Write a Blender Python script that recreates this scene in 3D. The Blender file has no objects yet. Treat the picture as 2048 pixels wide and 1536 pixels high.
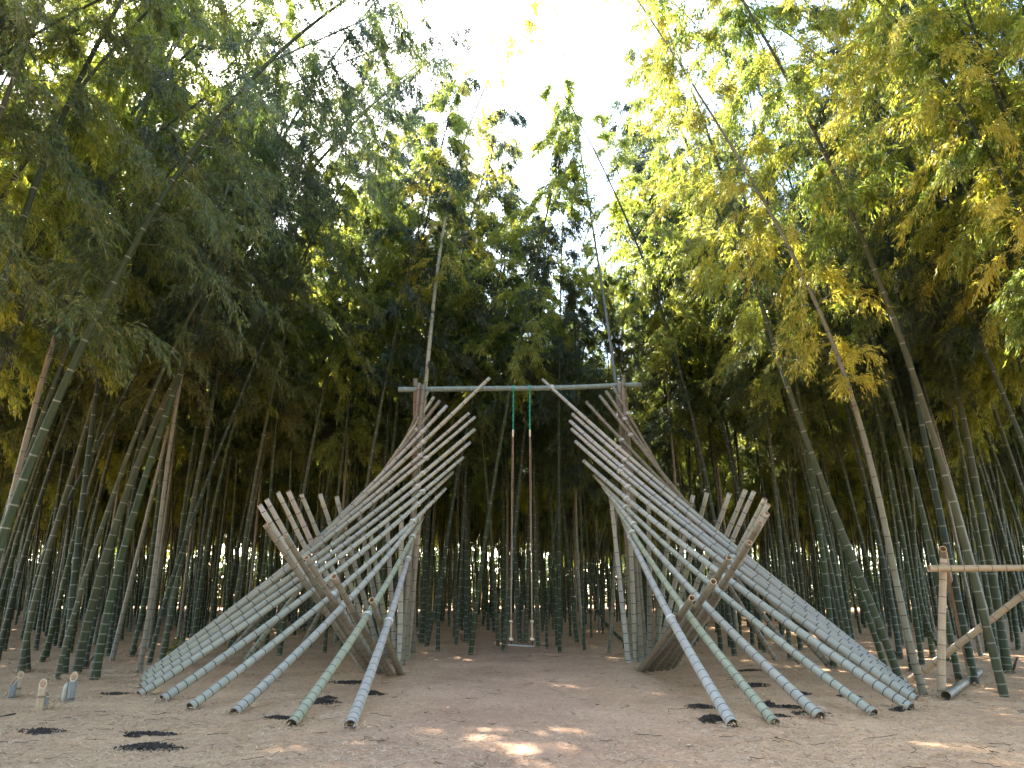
import bpy, math, random
import numpy as np
from mathutils import Vector, Matrix

# ------------------------------------------------------------------ camera, sky, sun, exposure
scn = bpy.context.scene
COL = scn.collection
F, PITCH, EYE = 1538.0, math.radians(15.0), 1.5
cam_d = bpy.data.cameras.new("camera")
cam_d.sensor_width = 36.0
cam_d.lens = 36.0 * F / 2048.0
cam_d.clip_start = 0.05
cam_d.clip_end = 3000.0
cam = bpy.data.objects.new("camera", cam_d)
COL.objects.link(cam)
cam.location = (0, 0, EYE)
cam.rotation_euler = (math.radians(90) + PITCH, 0, 0)
scn.camera = cam

SUN_EL, SUN_AZ = math.radians(39), math.radians(-26)      # azimuth from +Y, negative = to the left
sun_dir = Vector((math.sin(SUN_AZ) * math.cos(SUN_EL), math.cos(SUN_AZ) * math.cos(SUN_EL), math.sin(SUN_EL)))
w = bpy.data.worlds.new("World")
scn.world = w
w.use_nodes = True
wn = w.node_tree.nodes
wl = w.node_tree.links
bg = wn["Background"]
sky = wn.new("ShaderNodeTexSky")
sky.sky_type = 'NISHITA'
sky.sun_disc = False
sky.sun_elevation = SUN_EL
sky.sun_rotation = SUN_AZ
sky.air_density = 1.0
sky.dust_density = 1.0
sky.ozone_density = 1.0
wl.new(sky.outputs[0], bg.inputs[0])
bg.inputs[1].default_value = 0.15
sun_d = bpy.data.lights.new("sun", 'SUN')
sun_d.energy = 5.0
sun_d.angle = math.radians(0.5)
sun_d.color = (1.0, 0.93, 0.80)
sun = bpy.data.objects.new("sun", sun_d)
COL.objects.link(sun)
sun.rotation_euler = sun_dir.to_track_quat('Z', 'Y').to_euler()

scn.view_settings.view_transform = 'Standard'
scn.view_settings.look = 'None'
scn.view_settings.exposure = 3.3
scn.view_settings.gamma = 1.0
scn.view_settings.use_curve_mapping = False
scn.cycles.use_denoising = True
scn.cycles.max_bounces = 7
scn.cycles.diffuse_bounces = 2
scn.cycles.glossy_bounces = 2
scn.cycles.transmission_bounces = 4
scn.cycles.transparent_max_bounces = 4

rng = np.random.default_rng(7)
random.seed(7)
SP, CP = math.sin(PITCH), math.cos(PITCH)

# ------------------------------------------------------------------ measuring helpers
def ray(px, py):
    u, v = (px - 1024) / F, (768 - py) / F
    return np.array([u, CP - v * SP, v * CP + SP])
def ground(px, py, z=0.0):
    d = ray(px, py)
    t = (z - EYE) / d[2]
    return np.array([d[0] * t, d[1] * t, z])
def at(px, py, Y):
    d = ray(px, py)
    t = Y / d[1]
    return np.array([d[0] * t, Y, EYE + d[2] * t])
def proj(p):
    x, y, z = p[0], p[1], p[2] - EYE
    f = y * CP + z * SP
    up = -y * SP + z * CP
    return np.array([1024 + F * x / f, 768 - F * up / f])

# ------------------------------------------------------------------ object helpers
def link(o, parent=None, label=None, cat=None, group=None, kind=None):
    COL.objects.link(o)
    if parent is not None: o.parent = parent
    if label: o["label"] = label
    if cat: o["category"] = cat
    if group: o["group"] = group
    if kind: o["kind"] = kind
    return o
def empty(name, loc, **k):
    o = bpy.data.objects.new(name, None)
    o.location = loc
    o.empty_display_size = 0.2
    return link(o, **k)

def build_mesh(name, V, Q, mats, midx=None, uv=None, ring=None, T=None, smooth=True):
    """V Nx3, Q Mx4 quads (T Kx3 triangles appended after them)."""
    me = bpy.data.meshes.new(name)
    V = np.asarray(V, dtype=np.float32)
    Q = np.asarray(Q, dtype=np.int32).reshape(-1, 4)
    T = np.zeros((0, 3), np.int32) if T is None else np.asarray(T, dtype=np.int32).reshape(-1, 3)
    me.vertices.add(len(V))
    me.vertices.foreach_set("co", V.ravel())
    loops = np.concatenate([Q.ravel(), T.ravel()])
    me.loops.add(len(loops))
    me.loops.foreach_set("vertex_index", loops)
    n = len(Q) + len(T)
    me.polygons.add(n)
    starts = np.concatenate([np.arange(len(Q)) * 4, len(Q) * 4 + np.arange(len(T)) * 3]).astype(np.int32)
    me.polygons.foreach_set("loop_start", starts)
    if midx is not None:
        me.polygons.foreach_set("material_index", np.asarray(midx, dtype=np.int32))
    if smooth:
        me.polygons.foreach_set("use_smooth", np.ones(n, dtype=bool))
    for m in mats: me.materials.append(m)
    if uv is not None:
        l = me.uv_layers.new(name="UVMap")
        l.data.foreach_set("uv", np.asarray(uv, dtype=np.float32)[loops].ravel())
    if ring is not None:
        a = me.attributes.new("ring", 'FLOAT', 'POINT')
        a.data.foreach_set("value", np.asarray(ring, dtype=np.float32))
    me.update(calc_edges=True)
    me.validate()
    return me

class Path:
    """a smooth line in space, measured by arc length"""
    def __init__(s, pts, dense=90):
        pts = np.asarray(pts, float)
        if len(pts) > 2:
            c = np.concatenate([[0], np.cumsum(np.linalg.norm(np.diff(pts, axis=0), axis=1))])
            t = np.linspace(0, c[-1], dense)
            # cubic least squares keeps a culm free of kinks
            deg = min(5, len(pts) - 1)
            wts = np.ones(len(pts)); wts[0] = 4; wts[-1] = 2
            P = np.stack([np.polyval(np.polyfit(c, pts[:, i], deg, w=wts), t) for i in range(3)], 1)
        else:
            t = np.linspace(0, 1, dense)[:, None]
            P = pts[0] + (pts[-1] - pts[0]) * t
        s.P = P
        s.c = np.concatenate([[0], np.cumsum(np.linalg.norm(np.diff(P, axis=0), axis=1))])
        s.L = s.c[-1]
    def __call__(s, d):
        d = np.asarray(d, float)
        return np.stack([np.interp(d, s.c, s.P[:, i]) for i in range(3)], -1)
    def tan(s, d):
        d = np.asarray(d, float)
        t = s(np.minimum(d + .05, s.L)) - s(np.maximum(d - .05, 0))
        return t / np.maximum(np.linalg.norm(t, axis=-1, keepdims=True), 1e-9)

def rings_to_tube(path, S, R, sides, seed=0):
    """rings at arc lengths S with radii R"""
    C = path(S)
    Tn = path.tan(S)
    m = Tn.mean(0)
    ref = np.eye(3)[int(np.argmin(np.abs(m)))]
    N1 = np.cross(Tn, ref); N1 /= np.linalg.norm(N1, axis=1, keepdims=True)
    N2 = np.cross(Tn, N1)
    a = np.arange(sides) / sides * 2 * np.pi
    V = C[:, None, :] + (N1[:, None, :] * np.cos(a)[None, :, None] + N2[:, None, :] * np.sin(a)[None, :, None]) * R[:, None, None]
    n = len(S)
    i = np.arange(n - 1)[:, None] * sides
    j = np.arange(sides)[None, :]
    Q = np.stack([i + j, i + (j + 1) % sides, i + sides + (j + 1) % sides, i + sides + j], -1).reshape(-1, 4)
    uv = np.stack([np.broadcast_to(a / (2 * np.pi), (n, sides)), np.broadcast_to(S[:, None], (n, sides))], -1).reshape(-1, 2)
    return V.reshape(-1, 3), Q, uv

def node_marks(L, r0, first=.12, growth=1.10, maxgap=.36, jitter=.06, lr=None):
    lr = lr or random
    out, s, g = [], first * .6, first
    while s < L - .06:
        out.append(s)
        g = min(maxgap, g * growth)
        s += g * (1 + lr.uniform(-jitter, jitter))
    return out

def bamboo_mesh(name, path, r0, r1, sides, mats, live=True, muddy=False, first=.10, growth=1.10, maxgap=.40, ends=True,
                seed=0, taper=1.0, flare=0.0, lod=False):
    lr = random.Random(seed)
    L = path.L
    nodes = node_marks(L, r0, first, growth, maxgap, lr=lr)
    S, K, RG = [0.0], [1.0], [0.0]
    for s in nodes:
        if lod:
            seq = ((-.020, 1.0, 0), (-.014, 1.0, 1), (-.003, 1.03, 1), (.005, 1.05, 0))
        elif live:
            seq = ((-.024, 1.0, 0), (-.017, .995, 1), (-.004, 1.00, 1), (-.001, 1.05, .3), (.006, 1.055, 0), (.02, 1.0, 0))
        else:
            seq = ((-.02, 1.0, 0), (-.009, 1.02, 0), (-.004, 1.035, 1), (0.0, .985, 1), (.005, 1.04, 1), (.010, 1.03, 0), (.024, 1.0, 0))
        for d, k, g in seq:
            if 0 < s + d < L: S.append(s + d); K.append(k * lr.uniform(.997, 1.003)); RG.append(g)
    S.append(L); K.append(1.0); RG.append(0.0)
    S = np.array(S); K = np.array(K); RG = np.array(RG)
    o = np.argsort(S, kind='stable'); S, K, RG = S[o], K[o], RG[o]
    t = S / L
    R = (r0 + (r1 - r0) * t ** taper) * K * (1 + flare * np.exp(-S / .15))
    V, Q, uv = rings_to_tube(path, S, R, sides)
    ring = np.repeat(RG, sides)
    mi = np.zeros(len(Q), int)
    T = []
    if ends:
        for end in (0, 1):
            s0 = 0.0 if end == 0 else L
            dirn = 1 if end == 0 else -1
            rr = R[0] if end == 0 else R[-1]
            base_i = 0 if end == 0 else (len(S) - 1) * sides
            off = len(V)
            ss = np.array([s0, s0, s0 + dirn * .10])
            C = path(np.clip(ss, 0, L))
            Tn = path.tan(np.array([s0]))[0]
            ringv = V[base_i:base_i + sides] - C[0]
            inner = C[0] + ringv * .80
            deep = C[2] + ringv * .76
            V = np.concatenate([V, inner, deep, [C[2]]])
            uv = np.concatenate([uv, np.zeros((2 * sides + 1, 2))])
            ring = np.concatenate([ring, np.zeros(2 * sides + 1)])
            j = np.arange(sides); j2 = (j + 1) % sides
            q1 = np.stack([base_i + j, base_i + j2, off + j2, off + j], -1)
            q2 = np.stack([off + j, off + j2, off + sides + j2, off + sides + j], -1)
            Q = np.concatenate([Q, q1, q2])
            mi = np.concatenate([mi, np.full(sides, 3 if muddy and end == 0 else 1), np.full(sides, 3 if muddy and end == 0 else 2)])
            T.append(np.stack([off + sides + j, off + sides + j2, np.full(sides, off + 2 * sides)], -1))
    Tt = np.concatenate(T) if T else None
    if Tt is not None: mi = np.concatenate([mi, np.full(len(Tt) // 2, 3 if muddy else 2), np.full(len(Tt) // 2, 2)])
    return build_mesh(name, V, Q, mats, mi, uv, ring, Tt)

def strand_mesh(name, pts, r, mat, sides=8, n=24):
    p = Path(pts, n)
    S = np.linspace(0, p.L, n)
    V, Q, uv = rings_to_tube(p, S, np.full(n, r), sides)
    caps = []
    for b in (0, (n - 1) * sides):
        c = len(V); V = np.concatenate([V, [V[b:b + sides].mean(0)]]); uv = np.concatenate([uv, [[0, 0]]])
        j = np.arange(sides)
        caps.append(np.stack([b + j, b + (j + 1) % sides, np.full(sides, c)], -1))
    return build_mesh(name, V, Q, [mat], None, uv, None, np.concatenate(caps))

# ------------------------------------------------------------------ materials
def new_mat(name):
    m = bpy.data.materials.new(name); m.use_nodes = True
    nt = m.node_tree
    for n in list(nt.nodes): nt.nodes.remove(n)
    out = nt.nodes.new("ShaderNodeOutputMaterial")
    return m, nt, out
def N(nt, typ, **k):
    n = nt.nodes.new(typ)
    for a, b in k.items(): setattr(n, a, b)
    return n
def ramp(nt, stops, interp='LINEAR'):
    r = nt.nodes.new("ShaderNodeValToRGB")
    r.color_ramp.interpolation = interp
    while len(r.color_ramp.elements) < len(stops): r.color_ramp.elements.new(.5)
    for e, (p, c) in zip(r.color_ramp.elements, stops):
        e.position = p; e.color = (*c, 1)
    return r
def mixc(nt, a, b, f, mode='MIX'):
    m = nt.nodes.new("ShaderNodeMix"); m.data_type = 'RGBA'; m.blend_type = mode
    for s, v in ((0, f), (6, a), (7, b)):
        if hasattr(v, "links"): nt.links.new(v, m.inputs[s])
        else: m.inputs[s].default_value = v if s == 0 else (*v, 1)
    return m.outputs[2]

def bamboo_material(name, cols, ring_col, ring_f, rough=.45, spot=.5, low=None, spec=.35):
    m, nt, out = new_mat(name)
    b = N(nt, "ShaderNodeBsdfPrincipled")
    oi = N(nt, "ShaderNodeObjectInfo")
    n = len(cols)
    r = ramp(nt, [(i / max(1, n - 1), c) for i, c in enumerate(cols)])
    nt.links.new(oi.outputs["Random"], r.inputs[0])
    uv = N(nt, "ShaderNodeUVMap"); uv.uv_map = "UVMap"
    mp = N(nt, "ShaderNodeMapping"); mp.inputs["Scale"].default_value = (14, 1.6, 1)
    nt.links.new(uv.outputs[0], mp.inputs[0])
    off = N(nt, "ShaderNodeVectorMath", operation='ADD')
    sc = N(nt, "ShaderNodeVectorMath", operation='SCALE'); sc.inputs["Scale"].default_value = 40
    cmb = N(nt, "ShaderNodeCombineXYZ")
    nt.links.new(oi.outputs["Random"], cmb.inputs[0]); nt.links.new(oi.outputs["Random"], cmb.inputs[1])
    nt.links.new(cmb.outputs[0], sc.inputs[0])
    nt.links.new(mp.outputs[0], off.inputs[0]); nt.links.new(sc.outputs[0], off.inputs[1])
    no = N(nt, "ShaderNodeTexNoise"); no.inputs["Scale"].default_value = 1.0; no.inputs["Detail"].default_value = 6; no.inputs["Roughness"].default_value = .65
    nt.links.new(off.outputs[0], no.inputs["Vector"])
    mp2 = N(nt, "ShaderNodeMapping"); mp2.inputs["Scale"].default_value = (2.2, 5.0, 1)
    nt.links.new(uv.outputs[0], mp2.inputs[0])
    off2 = N(nt, "ShaderNodeVectorMath", operation='ADD')
    nt.links.new(mp2.outputs[0], off2.inputs[0]); nt.links.new(sc.outputs[0], off2.inputs[1])
    no2 = N(nt, "ShaderNodeTexNoise"); no2.inputs["Scale"].default_value = 1.0; no2.inputs["Detail"].default_value = 5; no2.inputs["Roughness"].default_value = .6
    nt.links.new(off2.outputs[0], no2.inputs["Vector"])
    # fine grain along the culm, then cloudy wax and stains
    g = ramp(nt, [(.30, (.84, .84, .82)), (.55, (1.0, 1.0, 1.0)), (.80, (1.12, 1.12, 1.12))])
    nt.links.new(no.outputs[0], g.inputs[0])
    c1 = mixc(nt, r.outputs[0], g.outputs[0], .8, 'MULTIPLY')
    st = ramp(nt, [(.36, (0, 0, 0)), (.62, (1, 1, 1))])
    nt.links.new(no2.outputs[0], st.inputs[0])
    wax = mixc(nt, c1, tuple(min(1, x * 1.5 + .035) for x in cols[n // 2]), .0)
    mm = N(nt, "ShaderNodeMath", operation='MULTIPLY'); mm.inputs[1].default_value = spot
    nt.links.new(st.outputs[0], mm.inputs[0])
    waxc = mixc(nt, c1, (1.35, 1.38, 1.42), 1.0, 'MULTIPLY')
    c2 = mixc(nt, c1, waxc, mm.outputs[0])
    at_ = N(nt, "ShaderNodeAttribute"); at_.attribute_name = "ring"
    rf = N(nt, "ShaderNodeMath", operation='MULTIPLY'); rf.inputs[1].default_value = ring_f
    nt.links.new(at_.outputs["Fac"], rf.inputs[0])
    c3 = mixc(nt, c2, ring_col, rf.outputs[0])
    nt.links.new(c3, b.inputs["Base Color"])
    b.inputs["Roughness"].default_value = rough
    b.inputs["Specular IOR Level"].default_value = spec
    bu = N(nt, "ShaderNodeBump"); bu.inputs["Strength"].default_value = .25; bu.inputs["Distance"].default_value = .004
    nt.links.new(no.outputs[0], bu.inputs["Height"])
    nt.links.new(bu.outputs[0], b.inputs["Normal"])
    nt.links.new(b.outputs[0], out.inputs[0])
    return m

M_LIVE = bamboo_material("living_bamboo", [(.036, .052, .020), (.050, .064, .033), (.050, .060, .042), (.032, .044, .028), (.058, .066, .034), (.072, .074, .042)],
                         (.30, .30, .25), .68, .55, .40, spec=.18)
M_OLD = bamboo_material("ageing_bamboo", [(.17, .145, .095), (.20, .175, .13), (.15, .14, .09)], (.04, .032, .026), .9, .5, .5)
M_PALE = bamboo_material("pale_sunlit_bamboo", [(.36, .33, .22), (.38, .34, .23)], (.05, .04, .03), .8, .5, .3)  # the culm's sunlit brightness is put into this colour
M_GREY = bamboo_material("grey_bamboo", [(.17, .19, .19), (.18, .20, .19)], (.04, .04, .04), .8, .5, .3)
M_POLE = bamboo_material("weathered_bamboo_pole", [(.37, .355, .255), (.41, .385, .315), (.43, .385, .32), (.34, .335, .225), (.42, .395, .345), (.46, .38, .32)],
                         (.030, .028, .026), .95, .42, .22)
M_POLE_BROWN = bamboo_material("brown_bamboo_pole", [(.20, .175, .125), (.23, .19, .14), (.165, .14, .095)], (.045, .035, .03), .85, .45, .55)
M_TAN = bamboo_material("dry_tan_bamboo", [(.40, .29, .175), (.44, .32, .20), (.38, .275, .185)], (.11, .07, .045), .8, .45, .45)
M_BEAM = bamboo_material("green_grey_beam", [(.19, .23, .19), (.20, .24, .20)], (.45, .47, .42), .55, .38, .5)
M_GREYSTUMP = bamboo_material("blue_grey_bamboo", [(.21, .215, .20), (.18, .19, .175)], (.05, .05, .05), .9, .5, .55)

def plain(name, col, rough=.7, var=.25, scale=30, bump=0.0, coord="Object"):
    m, nt, out = new_mat(name)
    b = N(nt, "ShaderNodeBsdfPrincipled")
    tc = N(nt, "ShaderNodeTexCoord")
    no = N(nt, "ShaderNodeTexNoise"); no.inputs["Scale"].default_value = scale; no.inputs["Detail"].default_value = 5
    nt.links.new(tc.outputs[coord], no.inputs["Vector"])
    r = ramp(nt, [(.3, tuple(c * (1 - var) for c in col)), (.7, tuple(min(1, c * (1 + var)) for c in col))])
    nt.links.new(no.outputs[0], r.inputs[0])
    nt.links.new(r.outputs[0], b.inputs["Base Color"])
    b.inputs["Roughness"].default_value = rough
    if bump:
        bu = N(nt, "ShaderNodeBump"); bu.inputs["Strength"].default_value = bump; bu.inputs["Distance"].default_value = .01
        nt.links.new(no.outputs[0], bu.inputs["Height"]); nt.links.new(bu.outputs[0], b.inputs["Normal"])
    nt.links.new(b.outputs[0], out.inputs[0])
    return m
M_CUT = plain("fresh_cut_rim", (.62, .42, .26), .7, .2, 60)
M_INSIDE = plain("bamboo_inside", (.30, .19, .11), .8, .35, 25)
M_INSIDE_PALE = plain("pale_bamboo_inside", (.52, .31, .18), .8, .2, 25)
M_CUT_DARK = plain("muddy_cut_end", (.10, .075, .05), .9, .3, 50)
M_WIRE = plain("pale_lashing_wire", (.66, .66, .62), .4, .1, 20)
M_GREEN_ROPE = plain("green_rope", (.03, .36, .22), .6, .3, 120)
M_ROPE = plain("tan_rope", (.50, .35, .25), .8, .3, 150)
M_PALE_ROPE = plain("pale_rope", (.78, .66, .45), .8, .15, 120)
M_SLEEVE = plain("worn_tan_sleeve", (.56, .44, .28), .8, .2, 60)
M_SEAT = plain("grey_wood_seat", (.42, .38, .35), .7, .25, 30)
M_BLACK = plain("black_strap", (.02, .02, .02), .6, .3, 30)
M_SOIL = plain("dark_soil", (.040, .028, .020), 1.0, .6, 35, .6)
M_SHEATH = plain("dry_sheath", (.16, .10, .07), .8, .5, 18, .4)
M_TWIG = plain("fallen_twig", (.11, .075, .05), .85, .4, 12)

def leaf_material(name, greens, gold, gold_amt, trans_gain=1.5, tmix=.42):
    m, nt, out = new_mat(name)
    geo = N(nt, "ShaderNodeNewGeometry")
    oi = N(nt, "ShaderNodeObjectInfo")
    tc = N(nt, "ShaderNodeTexCoord")
    rg = ramp(nt, [(i / (len(greens) - 1), c) for i, c in enumerate(greens)])
    nt.links.new(geo.outputs["Random Per Island"], rg.inputs[0])
    no = N(nt, "ShaderNodeTexNoise"); no.inputs["Scale"].default_value = .55; no.inputs["Detail"].default_value = 2.5
    ad = N(nt, "ShaderNodeVectorMath", operation='ADD')
    nt.links.new(tc.outputs["Object"], ad.inputs[0])
    nt.links.new(oi.outputs["Location"], ad.inputs[1])
    nt.links.new(ad.outputs[0], no.inputs["Vector"])
    # golden for turned sprays and painted sun glow, plus a few leaves everywhere
    a1 = N(nt, "ShaderNodeMath", operation='MULTIPLY_ADD'); a1.inputs[1].default_value = .45; a1.inputs[2].default_value = gold_amt - .5
    nt.links.new(geo.outputs["Random Per Island"], a1.inputs[0])
    a2 = N(nt, "ShaderNodeMath", operation='ADD'); nt.links.new(a1.outputs[0], a2.inputs[0]); nt.links.new(no.outputs[0], a2.inputs[1])
    a3 = N(nt, "ShaderNodeMath", operation='MULTIPLY_ADD'); a3.inputs[1].default_value = .22
    nt.links.new(oi.outputs["Random"], a3.inputs[0]); nt.links.new(a2.outputs[0], a3.inputs[2])
    gr = ramp(nt, [(.42, (0, 0, 0)), (.75, (1, 1, 1))]); nt.links.new(a3.outputs[0], gr.inputs[0])
    c = mixc(nt, rg.outputs[0], gold, gr.outputs[0])
    d = N(nt, "ShaderNodeBsdfPrincipled")
    nt.links.new(c, d.inputs["Base Color"])
    d.inputs["Roughness"].default_value = .42
    d.inputs["Specular IOR Level"].default_value = .4
    t = N(nt, "ShaderNodeBsdfTranslucent")
    ct = mixc(nt, c, (trans_gain * .98, trans_gain * 1.06, trans_gain * .60), 1.0, 'MULTIPLY')
    nt.links.new(ct, t.inputs[0])
    mx = N(nt, "ShaderNodeMixShader"); mx.inputs[0].default_value = tmix
    nt.links.new(d.outputs[0], mx.inputs[1]); nt.links.new(t.outputs[0], mx.inputs[2])
    nt.links.new(mx.outputs[0], out.inputs[0])
    return m
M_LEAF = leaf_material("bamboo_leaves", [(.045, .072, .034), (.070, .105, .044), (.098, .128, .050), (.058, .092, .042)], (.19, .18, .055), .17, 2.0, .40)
M_LEAF_GOLD = leaf_material("golden_sunlit_leaves", [(.070, .105, .035), (.11, .135, .038), (.14, .14, .04)], (.42, .34, .07), .42, 1.9, .56)  # yellowed leaves, with backlit sun glow also put into the colour
M_LEAF_LIT = leaf_material("sunlit_yellow_green_leaves", [(.080, .120, .036), (.12, .155, .042), (.145, .165, .048)], (.30, .28, .055), .26, 2.1, .55)  # sunlit copy of the leaf material, sunlight put into its colour
M_LEAF_DARK = leaf_material("shaded_dark_leaves", [(.034, .053, .032), (.048, .072, .038), (.060, .084, .042)], (.13, .12, .05), .06, 1.4, .30)  # shaded copy of the leaf material, shade put into its colour

# ------------------------------------------------------------------ ground
def hgt(x, y):
    x = np.asarray(x, float); y = np.asarray(y, float)
    h = .018 * np.sin(x * 1.7 + .6 * np.sin(y * .9)) * np.cos(y * 1.3 + .4 * x) + .012 * np.sin(x * 4.1 + y * 3.3) * np.sin(y * 5.2 - x * 2.1)
    far = np.clip((y - 21) / 20, 0, 1)
    return h * np.clip(1.3 - np.abs(y - 14) / 60, 0, 1) + far * .35 * np.sin(x * .21 + 1)* .5 + far*.15

def ground_mesh():
    xs = np.concatenate([-np.geomspace(900, 14, 26), np.linspace(-13.8, 13.8, 240), np.geomspace(14, 900, 26)])
    ys = np.concatenate([-np.geomspace(900, 3, 22), np.linspace(-2.5, 4.8, 18), np.linspace(5, 24, 240), np.linspace(24.4, 62, 90), np.geomspace(63, 1400, 24)])
    X, Y = np.meshgrid(xs, ys)
    Z = hgt(X, Y)
    r = np.random.default_rng(3)
    near = (np.abs(X) < 14) & (Y > 5) & (Y < 24)
    Z += np.where(near, r.normal(0, .0035, X.shape), 0)
    Z = np.where((np.abs(X) > 60) | (Y > 70) | (Y < -20), 0, Z)
    V = np.stack([X, Y, Z], -1).reshape(-1, 3)
    nx, ny = len(xs), len(ys)
    i = np.arange(ny - 1)[:, None] * nx; j = np.arange(nx - 1)[None, :]
    Q = np.stack([i + j, i + j + 1, i + nx + j + 1, i + nx + j], -1).reshape(-1, 4)
    return V, Q
m, nt, out = new_mat("dry_leaf_litter_ground")
b = N(nt, "ShaderNodeBsdfPrincipled"); b.inputs["Roughness"].default_value = .9; b.inputs["Specular IOR Level"].default_value = .15
tc = N(nt, "ShaderNodeTexCoord")
n1 = N(nt, "ShaderNodeTexNoise"); n1.inputs["Scale"].default_value = .55; n1.inputs["Detail"].default_value = 6; n1.inputs["Roughness"].default_value = .6
n2 = N(nt, "ShaderNodeTexNoise"); n2.inputs["Scale"].default_value = 9; n2.inputs["Detail"].default_value = 9; n2.inputs["Roughness"].default_value = .72
n2.inputs["Distortion"].default_value = 1.2
n3 = N(nt, "ShaderNodeTexNoise"); n3.inputs["Scale"].default_value = 55; n3.inputs["Detail"].default_value = 6; n3.inputs["Roughness"].default_value = .7
for n_ in (n1, n2, n3): nt.links.new(tc.outputs["Object"], n_.inputs["Vector"])
ra = ramp(nt, [(.30, (.47, .285, .165)), (.50, (.57, .36, .21)), (.70, (.65, .42, .255))]); nt.links.new(n1.outputs[0], ra.inputs[0])
rb = ramp(nt, [(.26, (.55, .52, .50)), (.42, (1.0, .99, .97)), (.62, (1.25, 1.25, 1.24)), (.78, (1.5, 1.48, 1.42))]); nt.links.new(n2.outputs[0], rb.inputs[0])
rc = ramp(nt, [(.3, (.62, .6, .58)), (.7, (1.3, 1.28, 1.25))]); nt.links.new(n3.outputs[0], rc.inputs[0])
c = mixc(nt, ra.outputs[0], rb.outputs[0], .9, 'MULTIPLY')
c = mixc(nt, c, rc.outputs[0], .8, 'MULTIPLY')
n4 = N(nt, "ShaderNodeTexNoise"); n4.inputs["Scale"].default_value = .8; n4.inputs["Detail"].default_value = 4
nt.links.new(tc.outputs["Object"], n4.inputs["Vector"])
sx = N(nt, "ShaderNodeSeparateXYZ"); nt.links.new(tc.outputs["Object"], sx.inputs[0])
ab = N(nt, "ShaderNodeMath", operation='ABSOLUTE'); nt.links.new(sx.outputs[0], ab.inputs[0])
pm = N(nt, "ShaderNodeMath", operation='MULTIPLY_ADD'); pm.inputs[1].default_value = 3.0; nt.links.new(n4.outputs[0], pm.inputs[0]); nt.links.new(ab.outputs[0], pm.inputs[2])
pr = N(nt, "ShaderNodeMapRange"); pr.inputs[1].default_value = 2.2; pr.inputs[2].default_value = 4.4; pr.inputs[3].default_value = 1; pr.inputs[4].default_value = 0
nt.links.new(pm.outputs[0], pr.inputs[0])
trod = mixc(nt, c, (.88, .84, .92), .95, 'MULTIPLY')
c = mixc(nt, c, trod, pr.outputs[0])
nt.links.new(c, b.inputs["Base Color"])
bu = N(nt, "ShaderNodeBump"); bu.inputs["Strength"].default_value = .7; bu.inputs["Distance"].default_value = .03
ms = N(nt, "ShaderNodeMath", operation='MULTIPLY_ADD'); ms.inputs[1].default_value = .35
nt.links.new(n3.outputs[0], ms.inputs[0]); nt.links.new(n2.outputs[0], ms.inputs[2])
nt.links.new(ms.outputs[0], bu.inputs["Height"]); nt.links.new(bu.outputs[0], b.inputs["Normal"])
nt.links.new(b.outputs[0], out.inputs[0])
M_GROUND = m
V, Q = ground_mesh()
link(bpy.data.objects.new("ground", build_mesh("ground", V, Q, [M_GROUND])), kind="structure")
def gz(x, y): return float(hgt(x, y))

# ------------------------------------------------------------------ the pole structure
frame = empty("bamboo_swing_frame", (0.2, 15.5, 0),
              label="large open bamboo frame of two woven pole fans joined by a high horizontal beam", cat="swing frame")
bpy.context.view_layer.update()
FR = Vector(frame.location)
POLE_MATS = [M_POLE, M_CUT, M_INSIDE, M_CUT_DARK]
BROWN_MATS = [M_POLE_BROWN, M_CUT, M_INSIDE, M_CUT_DARK]
def add_part(parent, name, me, label=None, origin=None):
    o = bpy.data.objects.new(name, me)
    o.location = -Vector(parent.location)
    return link(o, parent=parent, label=label)
def sagged(a, b, sag, n=9, side=0.0):
    t = np.linspace(0, 1, n)[:, None]
    P = a + (b - a) * t
    k = 4 * t[:, 0] * (1 - t[:, 0])
    P[:, 2] -= sag * k
    P[:, 0] += side * k
    return P
count = [0]
def pole(a, b, r0, r1, mats=POLE_MATS, sag=.12, name="pole", label=None, side=0.0, **k):
    count[0] += 1
    p = Path(sagged(np.array(a), np.array(b), sag, side=side))
    lr = random.Random(count[0] * 13)
    kk = dict(first=.13, growth=1.06, maxgap=lr.uniform(.30, .39)); kk.update(k)
    rj = lr.uniform(.92, 1.08); r0 *= rj; r1 *= rj
    me = bamboo_mesh(name, p, r0, r1, 16, mats, live=False, muddy=True, seed=count[0], **kk)
    add_part(frame, name, me, label)
    return p

LF = [((828, 1072), (700, 1455), 16.2), ((846, 1034), (583, 1452), 16.5), ((861, 1005), (468, 1429), 16.7),
      ((891, 977), (380, 1417), 17.0), ((905, 945), (325, 1401), 17.1), ((926, 915), (278, 1392), 17.2),
      ((940, 885), (283, 1376), 17.3), ((949, 859), (284, 1364), 17.35), ((950, 834), (288, 1353), 17.4),
      ((938, 826), (300, 1345), 17.4), ((979, 756), (340, 1335), 17.35), ((894, 811), (372, 1330), 17.3),
      ((880, 801), (440, 1325), 17.35), ((868, 794), (490, 1322), 17.4), ((856, 782), (590, 1320), 17.45)]
RF = [((1238, 1021), (1466, 1453), 16.2), ((1220, 993), (1550, 1450), 16.5), ((1206, 973), (1640, 1437), 16.7),
      ((1188, 951), (1748, 1430), 17.0), ((1168, 922), (1822, 1419), 17.1), ((1151, 883), (1832, 1402), 17.2),
      ((1143, 858), (1826, 1388), 17.3), ((1140, 842), (1818, 1380), 17.35), ((1145, 828), (1812, 1371), 17.4),
      ((1085, 759), (1800, 1362), 17.75), ((1172, 804), (1720, 1348), 17.4), ((1199, 791), (1660, 1335), 17.4),
      ((1212, 782), (1600, 1328), 17.4), ((1226, 774), (1552, 1322), 17.45)]
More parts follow.
